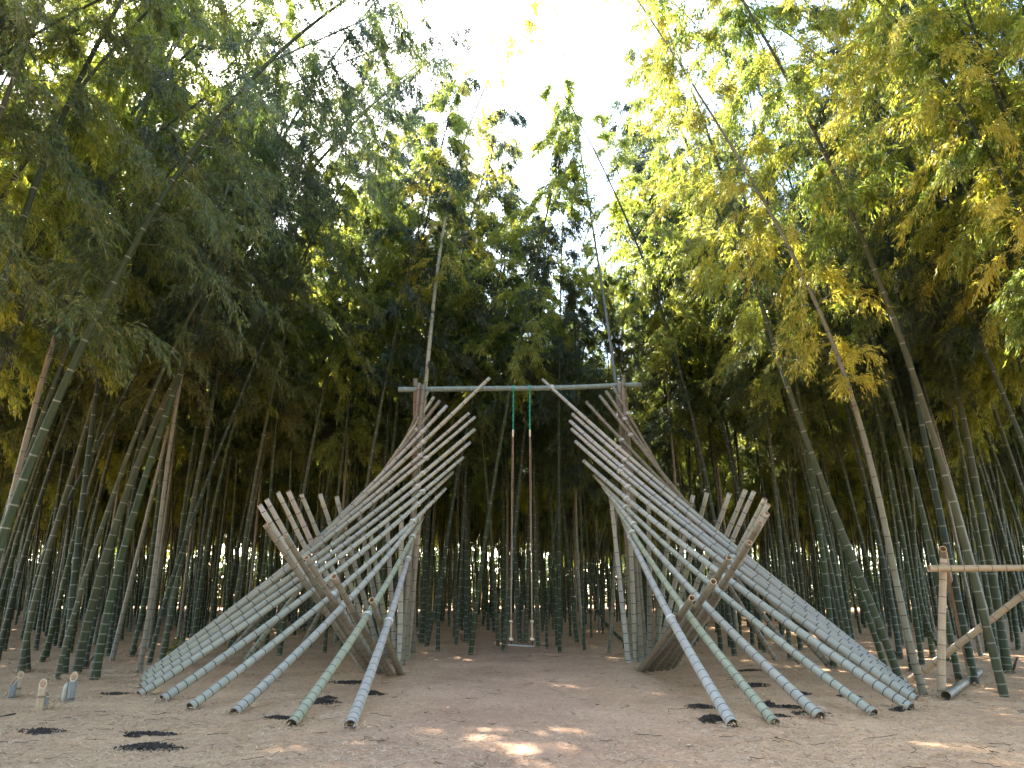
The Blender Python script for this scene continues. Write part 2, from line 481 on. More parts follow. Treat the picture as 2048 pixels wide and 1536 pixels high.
def fan(data, sgn):
    paths = []
    for i, (tip, base, Yt) in enumerate(data):
        a = ground(*base); a[2] = .015
        b = at(*tip, Yt)
        t = i / (len(data) - 1)
        r0 = .066 - .008 * t
        sag = .17 if i < 8 else .13
        brown = i >= len(data) - 4 and (i % 2 == 0 or sgn > 0)
        paths.append(pole(a, b, r0, .040 - .002 * t, BROWN_MATS if brown else POLE_MATS, sag=sag,
                          label="grey brown weathered pole" if brown else None))
    return paths
lp = fan(LF, -1)
rp = fan(RF, 1)

def depth_on(path, px, py):
    """point of a pole that shows nearest to the given place of the photograph"""
    P = path(np.linspace(0, path.L, 400))
    q = np.array([proj(p) for p in P])
    return P[int(np.argmin((q[:, 0] - px) ** 2 + (q[:, 1] - py) ** 2))]
def solve_tip(foot, tip, cross, Yc):
    lo, hi = 8.0, 20.0
    best = None
    for Yt in np.linspace(lo, hi, 481):
        b = at(*tip, Yt)
        P = foot + (b - foot) * np.linspace(0, 1, 120)[:, None]
        q = np.array([[1024 + F * p[0] / (p[1] * CP + (p[2] - EYE) * SP), 768 - F * ((p[2] - EYE) * CP - p[1] * SP) / (p[1] * CP + (p[2] - EYE) * SP)] for p in P[::6]])
        i = int(np.argmin(np.abs(q[:, 1] - cross[1]))) * 6
        e = abs(P[i][1] - Yc)
        if best is None or e < best[0]: best = (e, Yt)
    return best[1]

L2 = [((743, 1200), (803, 1347), (763, 1239), 0), ((668, 1153), (783, 1350), (718, 1221), 1), ((613, 1115), (765, 1349), (686, 1200), 2),
      ((570, 1072), (752, 1347), (652, 1176), 3), ((531, 1050), (742, 1344), (632, 1166), 4), ((527, 1024), (735, 1340), (612, 1142), 5),
      ((519, 1010), (729, 1336), (600, 1125), 6), ((533, 999), (724, 1331), (604, 1112), 7)]
R2 = [((1384, 1196), (1278, 1342), (1344, 1235), 0), ((1427, 1163), (1297, 1342), (1368, 1219), 1), ((1458, 1115), (1315, 1341), (1400, 1198), 2),
      ((1499, 1085), (1328, 1340), (1435, 1170), 3), ((1521, 1046), (1338, 1338), (1460, 1148), 4), ((1534, 1027), (1345, 1336), (1470, 1132), 5),
      ((1536, 1009), (1350, 1332), (1478, 1115), 6), ((1530, 999), (1353, 1328), (1474, 1102), 7)]
lash_spots = []
prevY = None
for data, fanp in ((L2, lp), (R2, rp)):
    for tip, foot, cr, k in data:
        f = ground(*foot); f[2] = -.03
        c = depth_on(fanp[k], *cr)
        Yc = c[1] + .11
        Yt = solve_tip(f, tip, cr, Yc)
        p = pole(f, at(*tip, Yt), .070, .046, BROWN_MATS if k < 5 else POLE_MATS, sag=.03, first=.15, maxgap=.30,
                 label="brown pole with an open sawn end" if k < 5 else None)
        lash_spots.append((fanp[k], c))
for tip, foot, Yt in [((556, 985), (728, 1324), 15.2), ((577, 983), (735, 1322), 15.7), ((603, 989), (744, 1319), 16.2), ((640, 988), (753, 1316), 16.7),
                      ((673, 993), (762, 1314), 17.2), ((714, 1003), (772, 1312), 17.6), ((741, 1066), (783, 1316), 17.8), ((774, 1040), (790, 1316), 17.9),
                      ((803, 1030), (800, 1330), 17.0),
                      ((1508, 983), (1350, 1324), 15.2), ((1491, 980), (1346, 1321), 15.7), ((1459, 987), (1337, 1318), 16.2), ((1414, 986), (1327, 1315), 16.7),
                      ((1386, 991), (1318, 1313), 17.2), ((1345, 992), (1311, 1311), 17.6), ((1297, 1000), (1300, 1311), 17.8),
                      ((1222, 996), (1257, 1326), 16.9), ((1256, 985), (1272, 1321), 17.2), ((838, 1049), (815, 1311), 17.5)]:
    f = ground(*foot); f[2] = -.03
    pole(f, at(*tip, Yt), .064, .047, sag=.02, first=.16, maxgap=.30)

# posts of the two towers
for top, foot in [((831, 757), (826, 1308)), ((838, 766), (812, 1318)), ((847, 770), (802, 1330)),
                  ((1247, 750), (1290, 1316)), ((1245, 760), (1283, 1322)), ((1238, 767), (1266, 1316))]:
    f = ground(*foot); f[2] = -.03
    Yt = 17.85 if foot[0] in (826, 1290) else 17.45
    pole(f, at(*top, Yt), .068, .050, BROWN_MATS, sag=0, name="post", first=.2, maxgap=.36, label="grey brown upright post of the tower")
# beam: between front and back posts
bp = [at(797, 779, 17.62), at(900, 778, 17.64), at(1000, 777, 17.66), at(1070, 776.5, 17.66), at(1150, 774.5, 17.66), at(1236, 771, 17.66), at(1283, 770, 17.66)]
beam_path = Path(bp)
me = bamboo_mesh("beam", beam_path, .064, .058, 18, [M_BEAM, M_CUT, M_INSIDE], live=False, first=.30, growth=1.0, maxgap=.36, seed=5)
add_part(frame, "beam", me, "horizontal green grey beam between the towers")

# wire lashings
def lashing(center, axis, r, turns=3):
    c = np.array(center); a = np.array(axis) / np.linalg.norm(axis)
    ref = np.array([0, 0, 1.0]) if abs(a[2]) < .9 else np.array([0, 1.0, 0])
    n1 = np.cross(a, ref); n1 /= np.linalg.norm(n1); n2 = np.cross(a, n1)
    t = np.linspace(0, turns * 2 * np.pi, turns * 14)
    tilt = .35
    P = c + (n1[None] * np.cos(t)[:, None] + n2[None] * np.sin(t)[:, None]) * r + a[None] * ((t / t[-1] - .5) * .07 + tilt * r * np.sin(t))[:, None]
    V, Q = [], []
    n = len(P)
    T = np.gradient(P, axis=0); T /= np.linalg.norm(T, axis=1, keepdims=True)
    A = np.cross(T, a); A /= np.linalg.norm(A, axis=1, keepdims=True); B = np.cross(T, A)
    ang = np.arange(5) / 5 * 2 * np.pi
    VV = P[:, None] + (A[:, None] * np.cos(ang)[None, :, None] + B[:, None] * np.sin(ang)[None, :, None]) * .0085
    i = np.arange(n - 1)[:, None] * 5; j = np.arange(5)[None]
    QQ = np.stack([i + j, i + (j + 1) % 5, i + 5 + (j + 1) % 5, i + 5 + j], -1).reshape(-1, 4)
    me = build_mesh("lashing", VV.reshape(-1, 3), QQ, [M_WIRE])
    add_part(frame, "lashing", me)
for fp, px in ((lp, 846), (rp, 1243)):
    for i, p in enumerate(fp):
        P = p(np.linspace(0, p.L, 300))
        q = np.array([proj(v) for v in P])
        tgt = px + (0 if i > 6 else (7 - i) * (-3.5 if px < 1000 else 3.5)) + (i % 3 - 1) * 6
        if i > 10: tgt += (-6 if px < 1000 else 12)
        k = int(np.argmin(np.abs(q[:, 0] - tgt)))
        if k in (0, 299): k = 285
        s = p.L * k / 299
        lashing(P[k], p.tan(s), .058 if i < 4 else .054)
for path, c in lash_spots:
    s = float(np.argmin(np.linalg.norm(path(np.linspace(0, path.L, 300)) - c, axis=1))) / 299 * path.L
    lashing(c, path.tan(s), .066)
for px in (840, 1243, 1106):
    s = float(np.argmin([abs(proj(v)[0] - px) for v in beam_path(np.linspace(0, beam_path.L, 200))])) / 199 * beam_path.L
    lashing(beam_path(s), beam_path.tan(s), .072, 4)

# ------------------------------------------------------------------ swing
YS = 17.66
sw = empty("rope_swing", tuple(at(1043, 1291, YS)), label="swing with a narrow board seat hanging on two long ropes from the beam", cat="swing")
def sp(name, me, label=None): return add_part(sw, name, me, label)
for tx, bx in ((1027, 1022), (1059.5, 1064)):
    top = at(tx, 777, YS); k1 = at(tx - .8 if tx < 1040 else tx + .2, 862, YS); k2 = at(tx - 1.2 if tx < 1040 else tx + .6, 871, YS)
    low = at(bx, 1243, YS); end = at(bx, 1278, YS)
    R = .078
    a = np.linspace(0, 2 * np.pi, 24)
    for dx in (-.014, .0, .014):
        pts = np.stack([np.full(24, top[0] + dx), YS + np.cos(a) * R, top[2] + np.sin(a) * R], 1)
        V_, Q_, uv_ = rings_to_tube(Path(np.concatenate([pts]), 40) if False else type("P", (), {"__call__": lambda s, d: pts[(np.asarray(d) * 1).astype(int) % 24], "tan": lambda s, d: np.stack([np.zeros(24), -np.sin(a), np.cos(a)], 1)})(), np.arange(24), np.full(24, .008), 6)
        if dx == 0: Vs, Qs = [V_], [Q_]
        elif dx < 0: Vs0, Qs0 = V_, Q_
        else:
            VV = np.concatenate([Vs0, Vs[0], V_]); QQ = np.concatenate([Qs0, Qs[0] + len(V_), Q_ + 2 * len(V_)])
    sp("rope_loop", build_mesh("rope_loop", VV, QQ, [M_GREEN_ROPE]), "green rope loop wound round the beam")
    t = np.linspace(0, 1, 60)
    for ph in (0, math.pi):
        line = (top + np.array([0, 0, -.07])) * (1 - t[:, None]) + k1 * t[:, None]
        line[:, 0] += .012 * np.cos(t * 26 + ph) + .004 * np.sin(t * 61); line[:, 1] += .012 * np.sin(t * 26 + ph)
        p = Path.__new__(Path); p.P = line; p.c = np.concatenate([[0], np.cumsum(np.linalg.norm(np.diff(line, axis=0), axis=1))]); p.L = p.c[-1]
        S = np.linspace(0, p.L, 60); V_, Q_, u_ = rings_to_tube(p, S, np.full(60, .009), 6)
        sp("green_rope", build_mesh("green_rope", V_, Q_, [M_GREEN_ROPE]))
    sp("rope_joint", strand_mesh("rope_joint", [k1 + [0, 0, .03], k2 - [0, 0, .03]], .024, M_PALE_ROPE))
    for dx in (-.013, .013):
        q = np.array([k2 + [dx, 0, 0], (k2 + low) / 2 + [dx * .95, .0, 0], low + [dx * .3, 0, 0]])
        sp("rope", strand_mesh("rope", q, .0058, M_ROPE, 7, 30))
    sp("knot", strand_mesh("knot", [low + [-.03, 0, .0], low + [.0, -.02, .012], low + [.03, 0, -.005]], .022, M_PALE_ROPE, 8, 10))
    sp("grip_sleeve", strand_mesh("grip_sleeve", [low + [0, 0, -.02], low + [.003, 0, -.16], end + [0, 0, .02]], .020, M_SLEEVE, 10, 14))
    sp("knot", strand_mesh("knot", [end + [-.035, 0, .01], end + [.0, -.02, -.008], end + [.04, 0, -.004]], .026, M_PALE_ROPE, 8, 10))
    st = at(bx, 1290, YS)
    sp("strap", strand_mesh("strap", [end, end * .5 + st * .5 + [.012, 0, 0], st], .012, M_BLACK, 6, 8))
a_, b_ = at(1016, 1289.5, YS), at(1067, 1292.5, YS)
def box(c0, c1, w, h, mat, name, bev=.004):
    d = c1 - c0; L = np.linalg.norm(d); d /= L
    s = np.array([-d[1], d[0], 0]); s /= np.linalg.norm(s); s = np.array([0, 1, 0.]) if abs(d[0]) > .7 else s
    u = np.cross(d, s); u /= np.linalg.norm(u)
    prof = [(-w / 2 + bev, -h / 2), (w / 2 - bev, -h / 2), (w / 2, -h / 2 + bev), (w / 2, h / 2 - bev), (w / 2 - bev, h / 2), (-w / 2 + bev, h / 2), (-w / 2, h / 2 - bev), (-w / 2, -h / 2 + bev)]
    V = [e + s * p + u * q for e in (c0, c1) for p, q in prof]
    Q = [(j, (j + 1) % 8, 8 + (j + 1) % 8, 8 + j) for j in range(8)] + [(0, 1, 2, 3), (0, 3, 4, 7), (4, 5, 6, 7), (8, 9, 10, 11), (8, 11, 12, 15), (12, 13, 14, 15)]
    return build_mesh(name, V, Q, [mat], smooth=False)
sp("seat", box(a_, b_, .16, .026, M_SEAT, "seat"))

# ------------------------------------------------------------------ tan bamboo frame at the right edge
bench = empty("bamboo_rail_frame", tuple(ground(1882, 1388)), label="tan bamboo frame of post, rail and long slanting brace at the right edge", cat="bamboo frame")
TAN = [M_TAN, M_CUT, M_INSIDE]
def bpart(name, pts, r0, r1, mats=TAN, seed=1, **k):
    kk = dict(first=.20, growth=1.03, maxgap=.30); kk.update(k)
    me = bamboo_mesh(name, Path(pts), r0, r1, 16, mats, live=False, seed=seed, **kk)
    return add_part(bench, name, me)
g = ground(1882, 1392); g[2] = -.05
bpart("post", [g, at(1884, 1240, g[1]), at(1887, 1118, g[1])], .060, .050, seed=2)
g2 = ground(1943, 1350); g2[2] = -.04
bpart("post", [g2, at(1922, 1262, g2[1] - .55), at(1886, 1098, g[1] + .13)], .058, .050, seed=3)
bpart("rail", [at(1857, 1137, g[1] - .11), at(2200, 1135, g[1] - .05)], .050, .046, seed=4)
g3 = ground(1818, 1366); g3[2] = .03
bpart("brace", [g3, at(1935, 1275, g[1] + .95), at(2120, 1130, g[1] + .35)], .058, .048, seed=5)
# the rail continues to a second post outside the view
g4 = ground(2190, 1400); g4[2] = -.05
bpart("post", [g4, at(2188, 1110, g4[1])], .06, .05, seed=6)
for c, ax in ((at(1886, 1137, g[1] - .02), (1, 0, 0)), (at(1886, 1142, g[1]), (0, 0, 1))):
    pts = []
lg0 = ground(1892, 1392, .05); lg1 = ground(1960, 1343, .06)
lg = bpy.data.objects.new("bamboo_log", bamboo_mesh("bamboo_log", Path([lg0, lg1]), .066, .060, 16, [M_POLE_BROWN, M_CUT_DARK, M_CUT_DARK], live=False, first=.2, maxgap=.3, seed=8))
link(lg, label="short grey brown bamboo log lying on the ground beside the tan post", cat="log")

# ------------------------------------------------------------------ cut stumps at the lower left
def stump(base, top, w, mat, cut, label, lean=0, az=0.0, slant=.9, node=.5, pale=True):
    b = ground(*base); b[2] = -.04
    t = at(*top, b[1] + lean)
    p = Path([b, t]); L = p.L
    sides = 20
    S = np.array(sorted([0, .02, node * L - .02, node * L - .006, node * L, node * L + .006, node * L + .02, L * .8, L]))
    R = np.full(len(S), w); RG = np.zeros(len(S))
    for i, s in enumerate(S):
        if abs(s - node * L) < .008: RG[i] = 1; R[i] = w * 1.04
    S2 = S.copy()
    V, Q, uv = rings_to_tube(p, S, R, sides)
    n = len(S)
    # slanting cut: shear the last ring
    C = p(L); d = np.array([math.sin(az), -math.cos(az), 0])
    for j in range(sides):
        i = (n - 1) * sides + j
        V[i] += np.array([0, 0, 1.0]) * (-(V[i] - C) @ d) * slant * 1.5
    off = len(V)
    top_r = V[(n - 1) * sides:n * sides]
    c = top_r.mean(0)
    inner = c + (top_r - c) * .80
    deep = c + (top_r - c) * .70 - np.array([0, 0, .17])
    V = np.concatenate([V, inner, deep, [deep.mean(0)]]); k = 2 * sides + 1
    uv = np.concatenate([uv, np.zeros((k, 2))]); ring = np.concatenate([np.repeat(RG, sides), np.zeros(k)])
    j = np.arange(sides); j2 = (j + 1) % sides; bi = (n - 1) * sides
    Q = np.concatenate([Q, np.stack([bi + j, bi + j2, off + j2, off + j], -1), np.stack([off + j, off + j2, off + sides + j2, off + sides + j], -1)])
    T = np.stack([off + sides + j, off + sides + j2, np.full(sides, off + 2 * sides)], -1)
    mi = np.concatenate([np.zeros(len(Q) - 2 * sides, int), np.full(sides, 1), np.full(sides, 2), np.full(sides, 2)])
    V[:, :] -= np.array([b[0], b[1], 0])
    me = build_mesh("bamboo_stump", V, Q, [mat, M_CUT_PALE, M_INSIDE_PALE if pale else M_INSIDE], mi, uv, ring, T)
    o = bpy.data.objects.new("bamboo_stump", me); o.location = (b[0], b[1], 0)
    link(o, label=label, cat="stump", group="slant cut bamboo stumps at the left")
M_CUT_PALE = plain("pale_cut_rim", (.72, .52, .32), .7, .12, 60)
stump((22, 1395), (29, 1362), .044, M_GREYSTUMP, 0, "leftmost stump of the row, grey and short with a slanted cut", az=-.5, slant=.9, node=.12, pale=False)
stump((34, 1391), (42, 1349), .040, M_TAN, 0, "tan stump with a pale oval cut, right behind the leftmost grey one", az=.6, slant=.8, node=.42)
stump((78, 1423), (86, 1367), .043, M_TAN, 0, "tallest tan stump, standing nearest, with a thin grey one at its side", az=.5, slant=.9, node=.58)
stump((88, 1420), (94, 1388), .034, M_GREYSTUMP, 0, "thin blue grey stump hidden half behind the nearest tan stump", az=1.2, slant=.7, node=.2, pale=False)
stump((127, 1405), (135, 1370), .044, M_POLE, 0, "green grey stump with its cut facing away, left of the pale oval cut one", az=-2.2, slant=.8, node=.15)
stump((140, 1406), (148, 1353), .046, M_GREYSTUMP, 0, "blue grey stump with a pale oval cut, rightmost of the row", az=.25, slant=.9, node=.25)

# ------------------------------------------------------------------ leaves
def leaf_tris(base, d, side, ln, wd):
    """slim leaves of one triangle each: 3 vertices"""
    return np.stack([base, base + d * (ln * .38)[:, None] + side * wd[:, None], base + d * ln[:, None]], 1)
def leaf_quads(base, d, side, ln, wd):
    """diamond leaves: 4 vertices each"""
    mid = base + d * (ln * .42)[:, None]
    tip = base + d * ln[:, None]
    V = np.stack([base, mid + side * (wd * .5)[:, None], tip, mid - side * (wd * .5)[:, None]], 1)
    return V
def unit(a): return a / np.maximum(np.linalg.norm(a, axis=-1, keepdims=True), 1e-9)

def foliage(name, path, s0, mats, seed, twigs=14, leaves=13, blen=1.5, ln=.12, wd=.019, gap=.34, top=1.0, dens=1.0, low_len=.5):
    r = np.random.default_rng(seed)
    L = path.L
    S = np.arange(s0, L - .05, gap)
    S = np.repeat(S, 2) + r.uniform(-.05, .05, len(S) * 2)
    keep = r.random(len(S)) < dens
    S = S[keep]
    nb = len(S)
    tt = (S - s0) / (L - s0)
    prof = np.clip(low_len + tt * 2.2, 0, 1) * np.clip((1.10 - tt) * 1.7, .28, 1)
    BL = blen * prof * r.uniform(.45, 1.2, nb)
    az = r.uniform(0, 2 * np.pi, nb)
    T = path.tan(S)
    C = path(S)
    out = np.stack([np.cos(az), np.sin(az), np.zeros(nb)], 1)
    out = unit(out - T * (out * T).sum(1, keepdims=True))
    D = unit(out + T * r.uniform(.35, .9, nb)[:, None])
    droop = r.uniform(.45, .95, nb)
    # branch curve
    def bpt(i, t):
        p = C[i] + D[i] * (BL[i] * t)[:, None]
        p[:, 2] -= droop[i] * BL[i] * t ** 2
        return p
    bi = np.repeat(np.arange(nb), twigs)
    bt = np.clip(r.beta(1.6, 1.1, len(bi)) * .95 + .06, 0, 1)
    tw0 = bpt(bi, bt)
    bd = unit(D[bi] - np.array([0, 0, 1.]) * (2 * droop[bi] * bt)[:, None])
    td = unit(bd * .9 + r.normal(0, .42, (len(bi), 3)) + np.array([0, 0, -.22]))
    tl = r.uniform(.16, .42, len(bi)) * (1.0 + .2 * (blen - 1.5))
    li = np.repeat(np.arange(len(bi)), leaves)
    lt = r.uniform(.15, 1.0, len(li))
    lb = tw0[li] + td[li] * (tl[li] * lt)[:, None]
    lb[:, 2] -= .25 * tl[li] * lt ** 2
    lb += r.normal(0, .015, lb.shape)
    ld = unit(td[li] * .8 + r.normal(0, .30, (len(li), 3)) + np.array([0, 0, -.55]))
    sd = unit(np.cross(ld, unit(r.normal(0, 1, (len(li), 3)) + np.array([0, 0, .9]))))
    V = leaf_tris(lb, ld, sd, ln * r.uniform(.65, 1.25, len(li)), wd * r.uniform(.8, 1.2, len(li))).reshape(-1, 3)
    TR = np.arange(len(V)).reshape(-1, 3)
    # branches as thin three sided tubes
    seg = 5
    ts = np.linspace(0, 1, seg)
    P = np.stack([bpt(np.arange(nb), np.full(nb, t)) for t in ts], 1)
    rad = (.009 * np.clip(BL / 1.5, .4, 1))[:, None] * (1 - .75 * ts)[None]
    s1 = unit(np.cross(D, [0, 0, 1.0] + r.normal(0, .05, 3))); s2 = unit(np.cross(D, s1))
    a = np.arange(3) / 3 * 2 * np.pi
    BV = P[:, :, None, :] + (s1[:, None, None] * np.cos(a)[None, None, :, None] + s2[:, None, None] * np.sin(a)[None, None, :, None]) * rad[:, :, None, None]
    o = len(V)
    i0 = o + (np.arange(nb) * seg * 3)[:, None, None] + (np.arange(seg - 1) * 3)[None, :, None]
    j = np.arange(3)[None, None]
    BQ = np.stack([i0 + j, i0 + (j + 1) % 3, i0 + 3 + (j + 1) % 3, i0 + 3 + j], -1).reshape(-1, 4)
    V = np.concatenate([V, BV.reshape(-1, 3)]); mi = np.concatenate([np.ones(len(BQ), int), np.zeros(len(TR), int)])
    return build_mesh(name, V, BQ, mats, mi, T=TR, smooth=False)

M_BRANCH = plain("branch_bark", (.10, .11, .06), .6, .3, 10)

# ------------------------------------------------------------------ living bamboo traced one by one
def grow(pts, total, bend=(0, 0), droop=.0):
    """continue a traced culm upward to its full length"""
    pts = [np.array(p, float) for p in pts]
    L = sum(np.linalg.norm(pts[i + 1] - pts[i]) for i in range(len(pts) - 1))
    d = unit(pts[-1] - pts[-2])
    step = 1.5
    k = 0
    while L < total:
        d = unit(d + np.array([bend[0], bend[1], -droop * (1 + k * .35)]) * .06)
        st = min(step, total - L + .01)
        pts.append(pts[-1] + d * st); L += st; k += 1
    return pts
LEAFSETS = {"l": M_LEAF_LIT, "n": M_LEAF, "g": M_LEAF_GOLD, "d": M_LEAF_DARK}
def kind_path(H, bend, wob, seed):
    r = random.Random(seed)
    z = np.linspace(0, 1, 9)
    ph = r.uniform(0, 6)
    return Path(np.stack([bend * z ** 2.3 + wob * np.sin(z * 4 + ph) * z, wob * .6 * np.cos(z * 3 + ph) * z, H * (z - .03 * bend * z ** 3 / 3) - .04], 1))
KINDS = []
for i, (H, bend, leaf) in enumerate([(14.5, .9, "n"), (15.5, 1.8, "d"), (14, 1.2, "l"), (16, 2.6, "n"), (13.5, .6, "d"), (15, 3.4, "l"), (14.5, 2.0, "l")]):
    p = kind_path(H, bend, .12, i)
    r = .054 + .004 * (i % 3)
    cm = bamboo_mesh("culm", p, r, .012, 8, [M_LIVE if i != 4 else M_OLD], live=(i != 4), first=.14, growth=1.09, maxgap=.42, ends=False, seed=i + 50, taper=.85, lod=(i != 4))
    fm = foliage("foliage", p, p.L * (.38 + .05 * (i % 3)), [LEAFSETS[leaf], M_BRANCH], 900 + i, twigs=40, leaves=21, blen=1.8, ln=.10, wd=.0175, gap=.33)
    KINDS.append((cm, fm, bend, H))

placed = []
tree_n = [0]
def traced(px, label, r=.055, H=15, mat="live", leaf="n", hi=True, Y0=None, slope=0.0, bend=(0, 0), droop=.6, crown=.42, sheath=False, group=None, blen=1.6, dens=1.0, twigs=None, cat="bamboo", ln=.12):
    tree_n[0] += 1
    if Y0 is None:
        g = ground(*px[0]); Y0 = g[1]
        pts = [np.array([g[0], g[1], -.04])]
    else:
        d = ray(*px[0]); g = at(*px[0], Y0)
        pts = [np.array([g[0], Y0, -.04])]
    for q in px[1:]:
        p = at(*q, Y0)
        for _ in range(3): p = at(*q, Y0 + slope * max(0, p[2]))
        pts.append(p)
    pts = grow(pts, H, bend, droop)
    path = Path(pts)
    base = path(0.0)
    placed.append((base[0], base[1]))
    root = empty("bamboo", (base[0], base[1], 0), label=label, cat=cat, group=group)
    path.P = path.P - np.array([base[0], base[1], 0])
    mm = {"live": M_LIVE, "old": M_OLD, "pale": M_PALE, "grey": M_GREY}[mat]
    me = bamboo_mesh("culm", path, r, .012, 12, [mm, M_CUT, M_INSIDE], live=(mat == "live"), first=.12, growth=1.07, maxgap=.42, ends=False, seed=tree_n[0] * 7, taper=.85, flare=.12)
    link(bpy.data.objects.new("culm", me), parent=root)
    lm = LEAFSETS[leaf]
    if twigs is None: twigs = 22
    else: twigs = int(twigs * 1.75)
    if not hi:
        # the crown of a shared kind, turned onto this culm's own line
        kk = {"d": 4, "l": 2, "g": 2, "n": 0}[leaf]
        fm, H_ = KINDS[kk][1], KINDS[kk][3]
        a_, b_ = path(path.L * .35), path(path.L * .97)
        d_ = Vector(b_ - a_).normalized()
        o = bpy.data.objects.new("foliage", fm); link(o, parent=root)
        sc_ = path.L / (H_ + .3)
        q_ = d_.to_track_quat('Z', 'Y').to_matrix().to_4x4() @ Matrix.Rotation(tree_n[0] * 1.7, 4, 'Z') @ Matrix.Scale(sc_, 4)
        c_ = q_ @ Vector(kind_path(H_, KINDS[kk][2], .12, kk)(H_ * .66))
        mid = Vector(path(path.L * .66))
        o.matrix_local = Matrix.Translation(mid - c_) @ q_
        if sheath: add_sheath(root, r, tree_n[0])
        return root
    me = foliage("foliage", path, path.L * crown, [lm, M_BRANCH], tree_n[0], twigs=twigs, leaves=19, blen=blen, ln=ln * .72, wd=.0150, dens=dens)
    link(bpy.data.objects.new("foliage", me), parent=root)
    if sheath: add_sheath(root, r, tree_n[0])
    return root
def add_sheath(root, r, seed):
    lr = random.Random(seed)
    V, Q, n0 = [], [], 0
    for k in range(4):
        a0 = lr.uniform(0, 6.28); wdt = lr.uniform(.5, 1.1); h = lr.uniform(.14, .30)
        rows = 6
        for i in range(rows):
            t = i / (rows - 1)
            for j in range(4):
                a = a0 + (j / 3 - .5) * wdt * (1 - .7 * t)
                rr = r * 1.12 + .10 * t ** 1.5 + .02 * math.sin(j * 2.1 + k)
                V.append((math.cos(a) * rr, math.sin(a) * rr, h * t * (1 - .35 * t * (k % 2)) + .01 * math.sin(i * 2 + j)))
        for i in range(rows - 1):
            for j in range(3):
                b = n0 + i * 4 + j
                Q.append((b, b + 1, b + 5, b + 4))
        n0 = len(V)
    link(bpy.data.objects.new("dry_sheath", build_mesh("dry_sheath", V, Q, [M_SHEATH])), parent=root)

# ---- left side
traced([(-75, 1480), (0, 1118), (28, 1000), (68, 893), (120, 780), (178, 664), (239, 558), (308, 424), (366, 331), (410, 270), (461, 205), (513, 150), (581, 75), (697, 0)],
       "thick pale green bamboo arching from the left edge up over the clearing", r=.066, H=14.4, Y0=9.6, droop=.8, crown=.34, leaf="n", blen=2.0, twigs=20)
traced([(-20, 1330), (10, 1060), (38, 944), (82, 756), (103, 705), (150, 551), (205, 393), (273, 239), (321, 147)],
       "brownish bamboo with dark joints beside the pale green arching one", r=.058, H=15, Y0=12.0, mat="old", crown=.5, bend=(1, 0))
traced([(-170, 1500), (-60, 800), (14, 523), (38, 468), (82, 349), (130, 226), (164, 143), (191, 92)],
       "blue green bamboo with white rings crossing the upper left corner", r=.07, H=13.5, Y0=8.8, bend=(1, -.3), crown=.55, blen=1.3, droop=1.0)
traced([(42, 1346), (85, 1150), (125, 1000), (191, 807), (203, 753)], "greyish bamboo rising directly behind the tan stump at far left", r=.062, H=15, bend=(.7, -.2), twigs=13)
traced([(129, 1350), (148, 1150), (166, 1000), (186, 835)], "olive green straight bamboo behind the rightmost stump, left of two lighter ones", r=.062, H=15.5, bend=(.3, 0))
traced([(152, 1347), (216, 1090), (251, 1005), (314, 842), (359, 739), (403, 660)], "bright green bamboo with white rings leaning right above the rightmost stump", r=.085, H=16, bend=(.6, -.2), leaf="d", blen=1.7, droop=.8)
traced([(190, 1357), (234, 1140), (279, 1000), (328, 842)], "light green thick bamboo just right of the bright green leaning one", r=.078, H=15.5, bend=(.5, -.1), leaf="d")
traced([(169, 1337), (195, 1209), (222, 1110), (250, 1000)], "thin blue grey bamboo squeezed between two thick green ones", r=.045, H=14, sheath=True, hi=False)
traced([(82, 1326), (115, 1227), (147, 1070)], "dark blue green bamboo in the second row behind the nearest stump", r=.055, H=14.5, bend=(.5, 0), hi=False)
traced([(71, 1303), (86, 1200), (100, 1105)], "dark bamboo behind the dark blue green one at the left", r=.055, H=15, hi=False)
traced([(5, 1290), (45, 1084), (80, 950)], "dark bamboo leaning right at the very left edge", r=.06, H=15, hi=False, bend=(.5, 0))
traced([(-30, 1310), (0, 1216), (52, 1010), (100, 880)], "shaded green bamboo with pale rings behind the arching one", r=.07, H=15, hi=False, bend=(.5, 0))
traced([(262, 1312), (307, 1070), (319, 1000), (328, 886)], "blue grey bamboo with white rings, left of the pale brown culm", r=.058, H=15.5, sheath=True, bend=(.3, 0))
traced([(277, 1345), (314, 1105), (328, 995), (342, 862), (359, 773)], "pale brown bamboo with dark joints left of the pole ends", r=.052, H=15.5, mat="old", bend=(.3, 0), leaf="d")
traced([(323, 1322), (345, 1195), (380, 1035), (393, 995), (420, 825), (444, 705)], "dark green bamboo beside the small yellow green weed", r=.066, H=16, leaf="d", bend=(.3, 0))
traced([(366, 1284), (384, 1129), (394, 1000)], "slim brown green bamboo behind the small weed", r=.045, H=15, hi=False)
traced([(384, 1280), (395, 1129), (406, 1000)], "slim green bamboo between a brown and a blue green one", r=.045, H=15, hi=False)
traced([(394, 1270), (415, 1115), (427, 1002), (441, 917), (458, 807), (475, 691)], "blue green bamboo with bright white rings left of the left fan tips", r=.068, H=16.5, bend=(.1, 0))
traced([(216, 1310), (240, 1140), (265, 1000)], "dark shaded bamboo behind the light green thick one", r=.055, H=15, hi=False)
traced([(447, 1290), (458, 1150), (464, 1070)], "dim bamboo behind the lowest left fan poles", r=.052, H=15, hi=False)
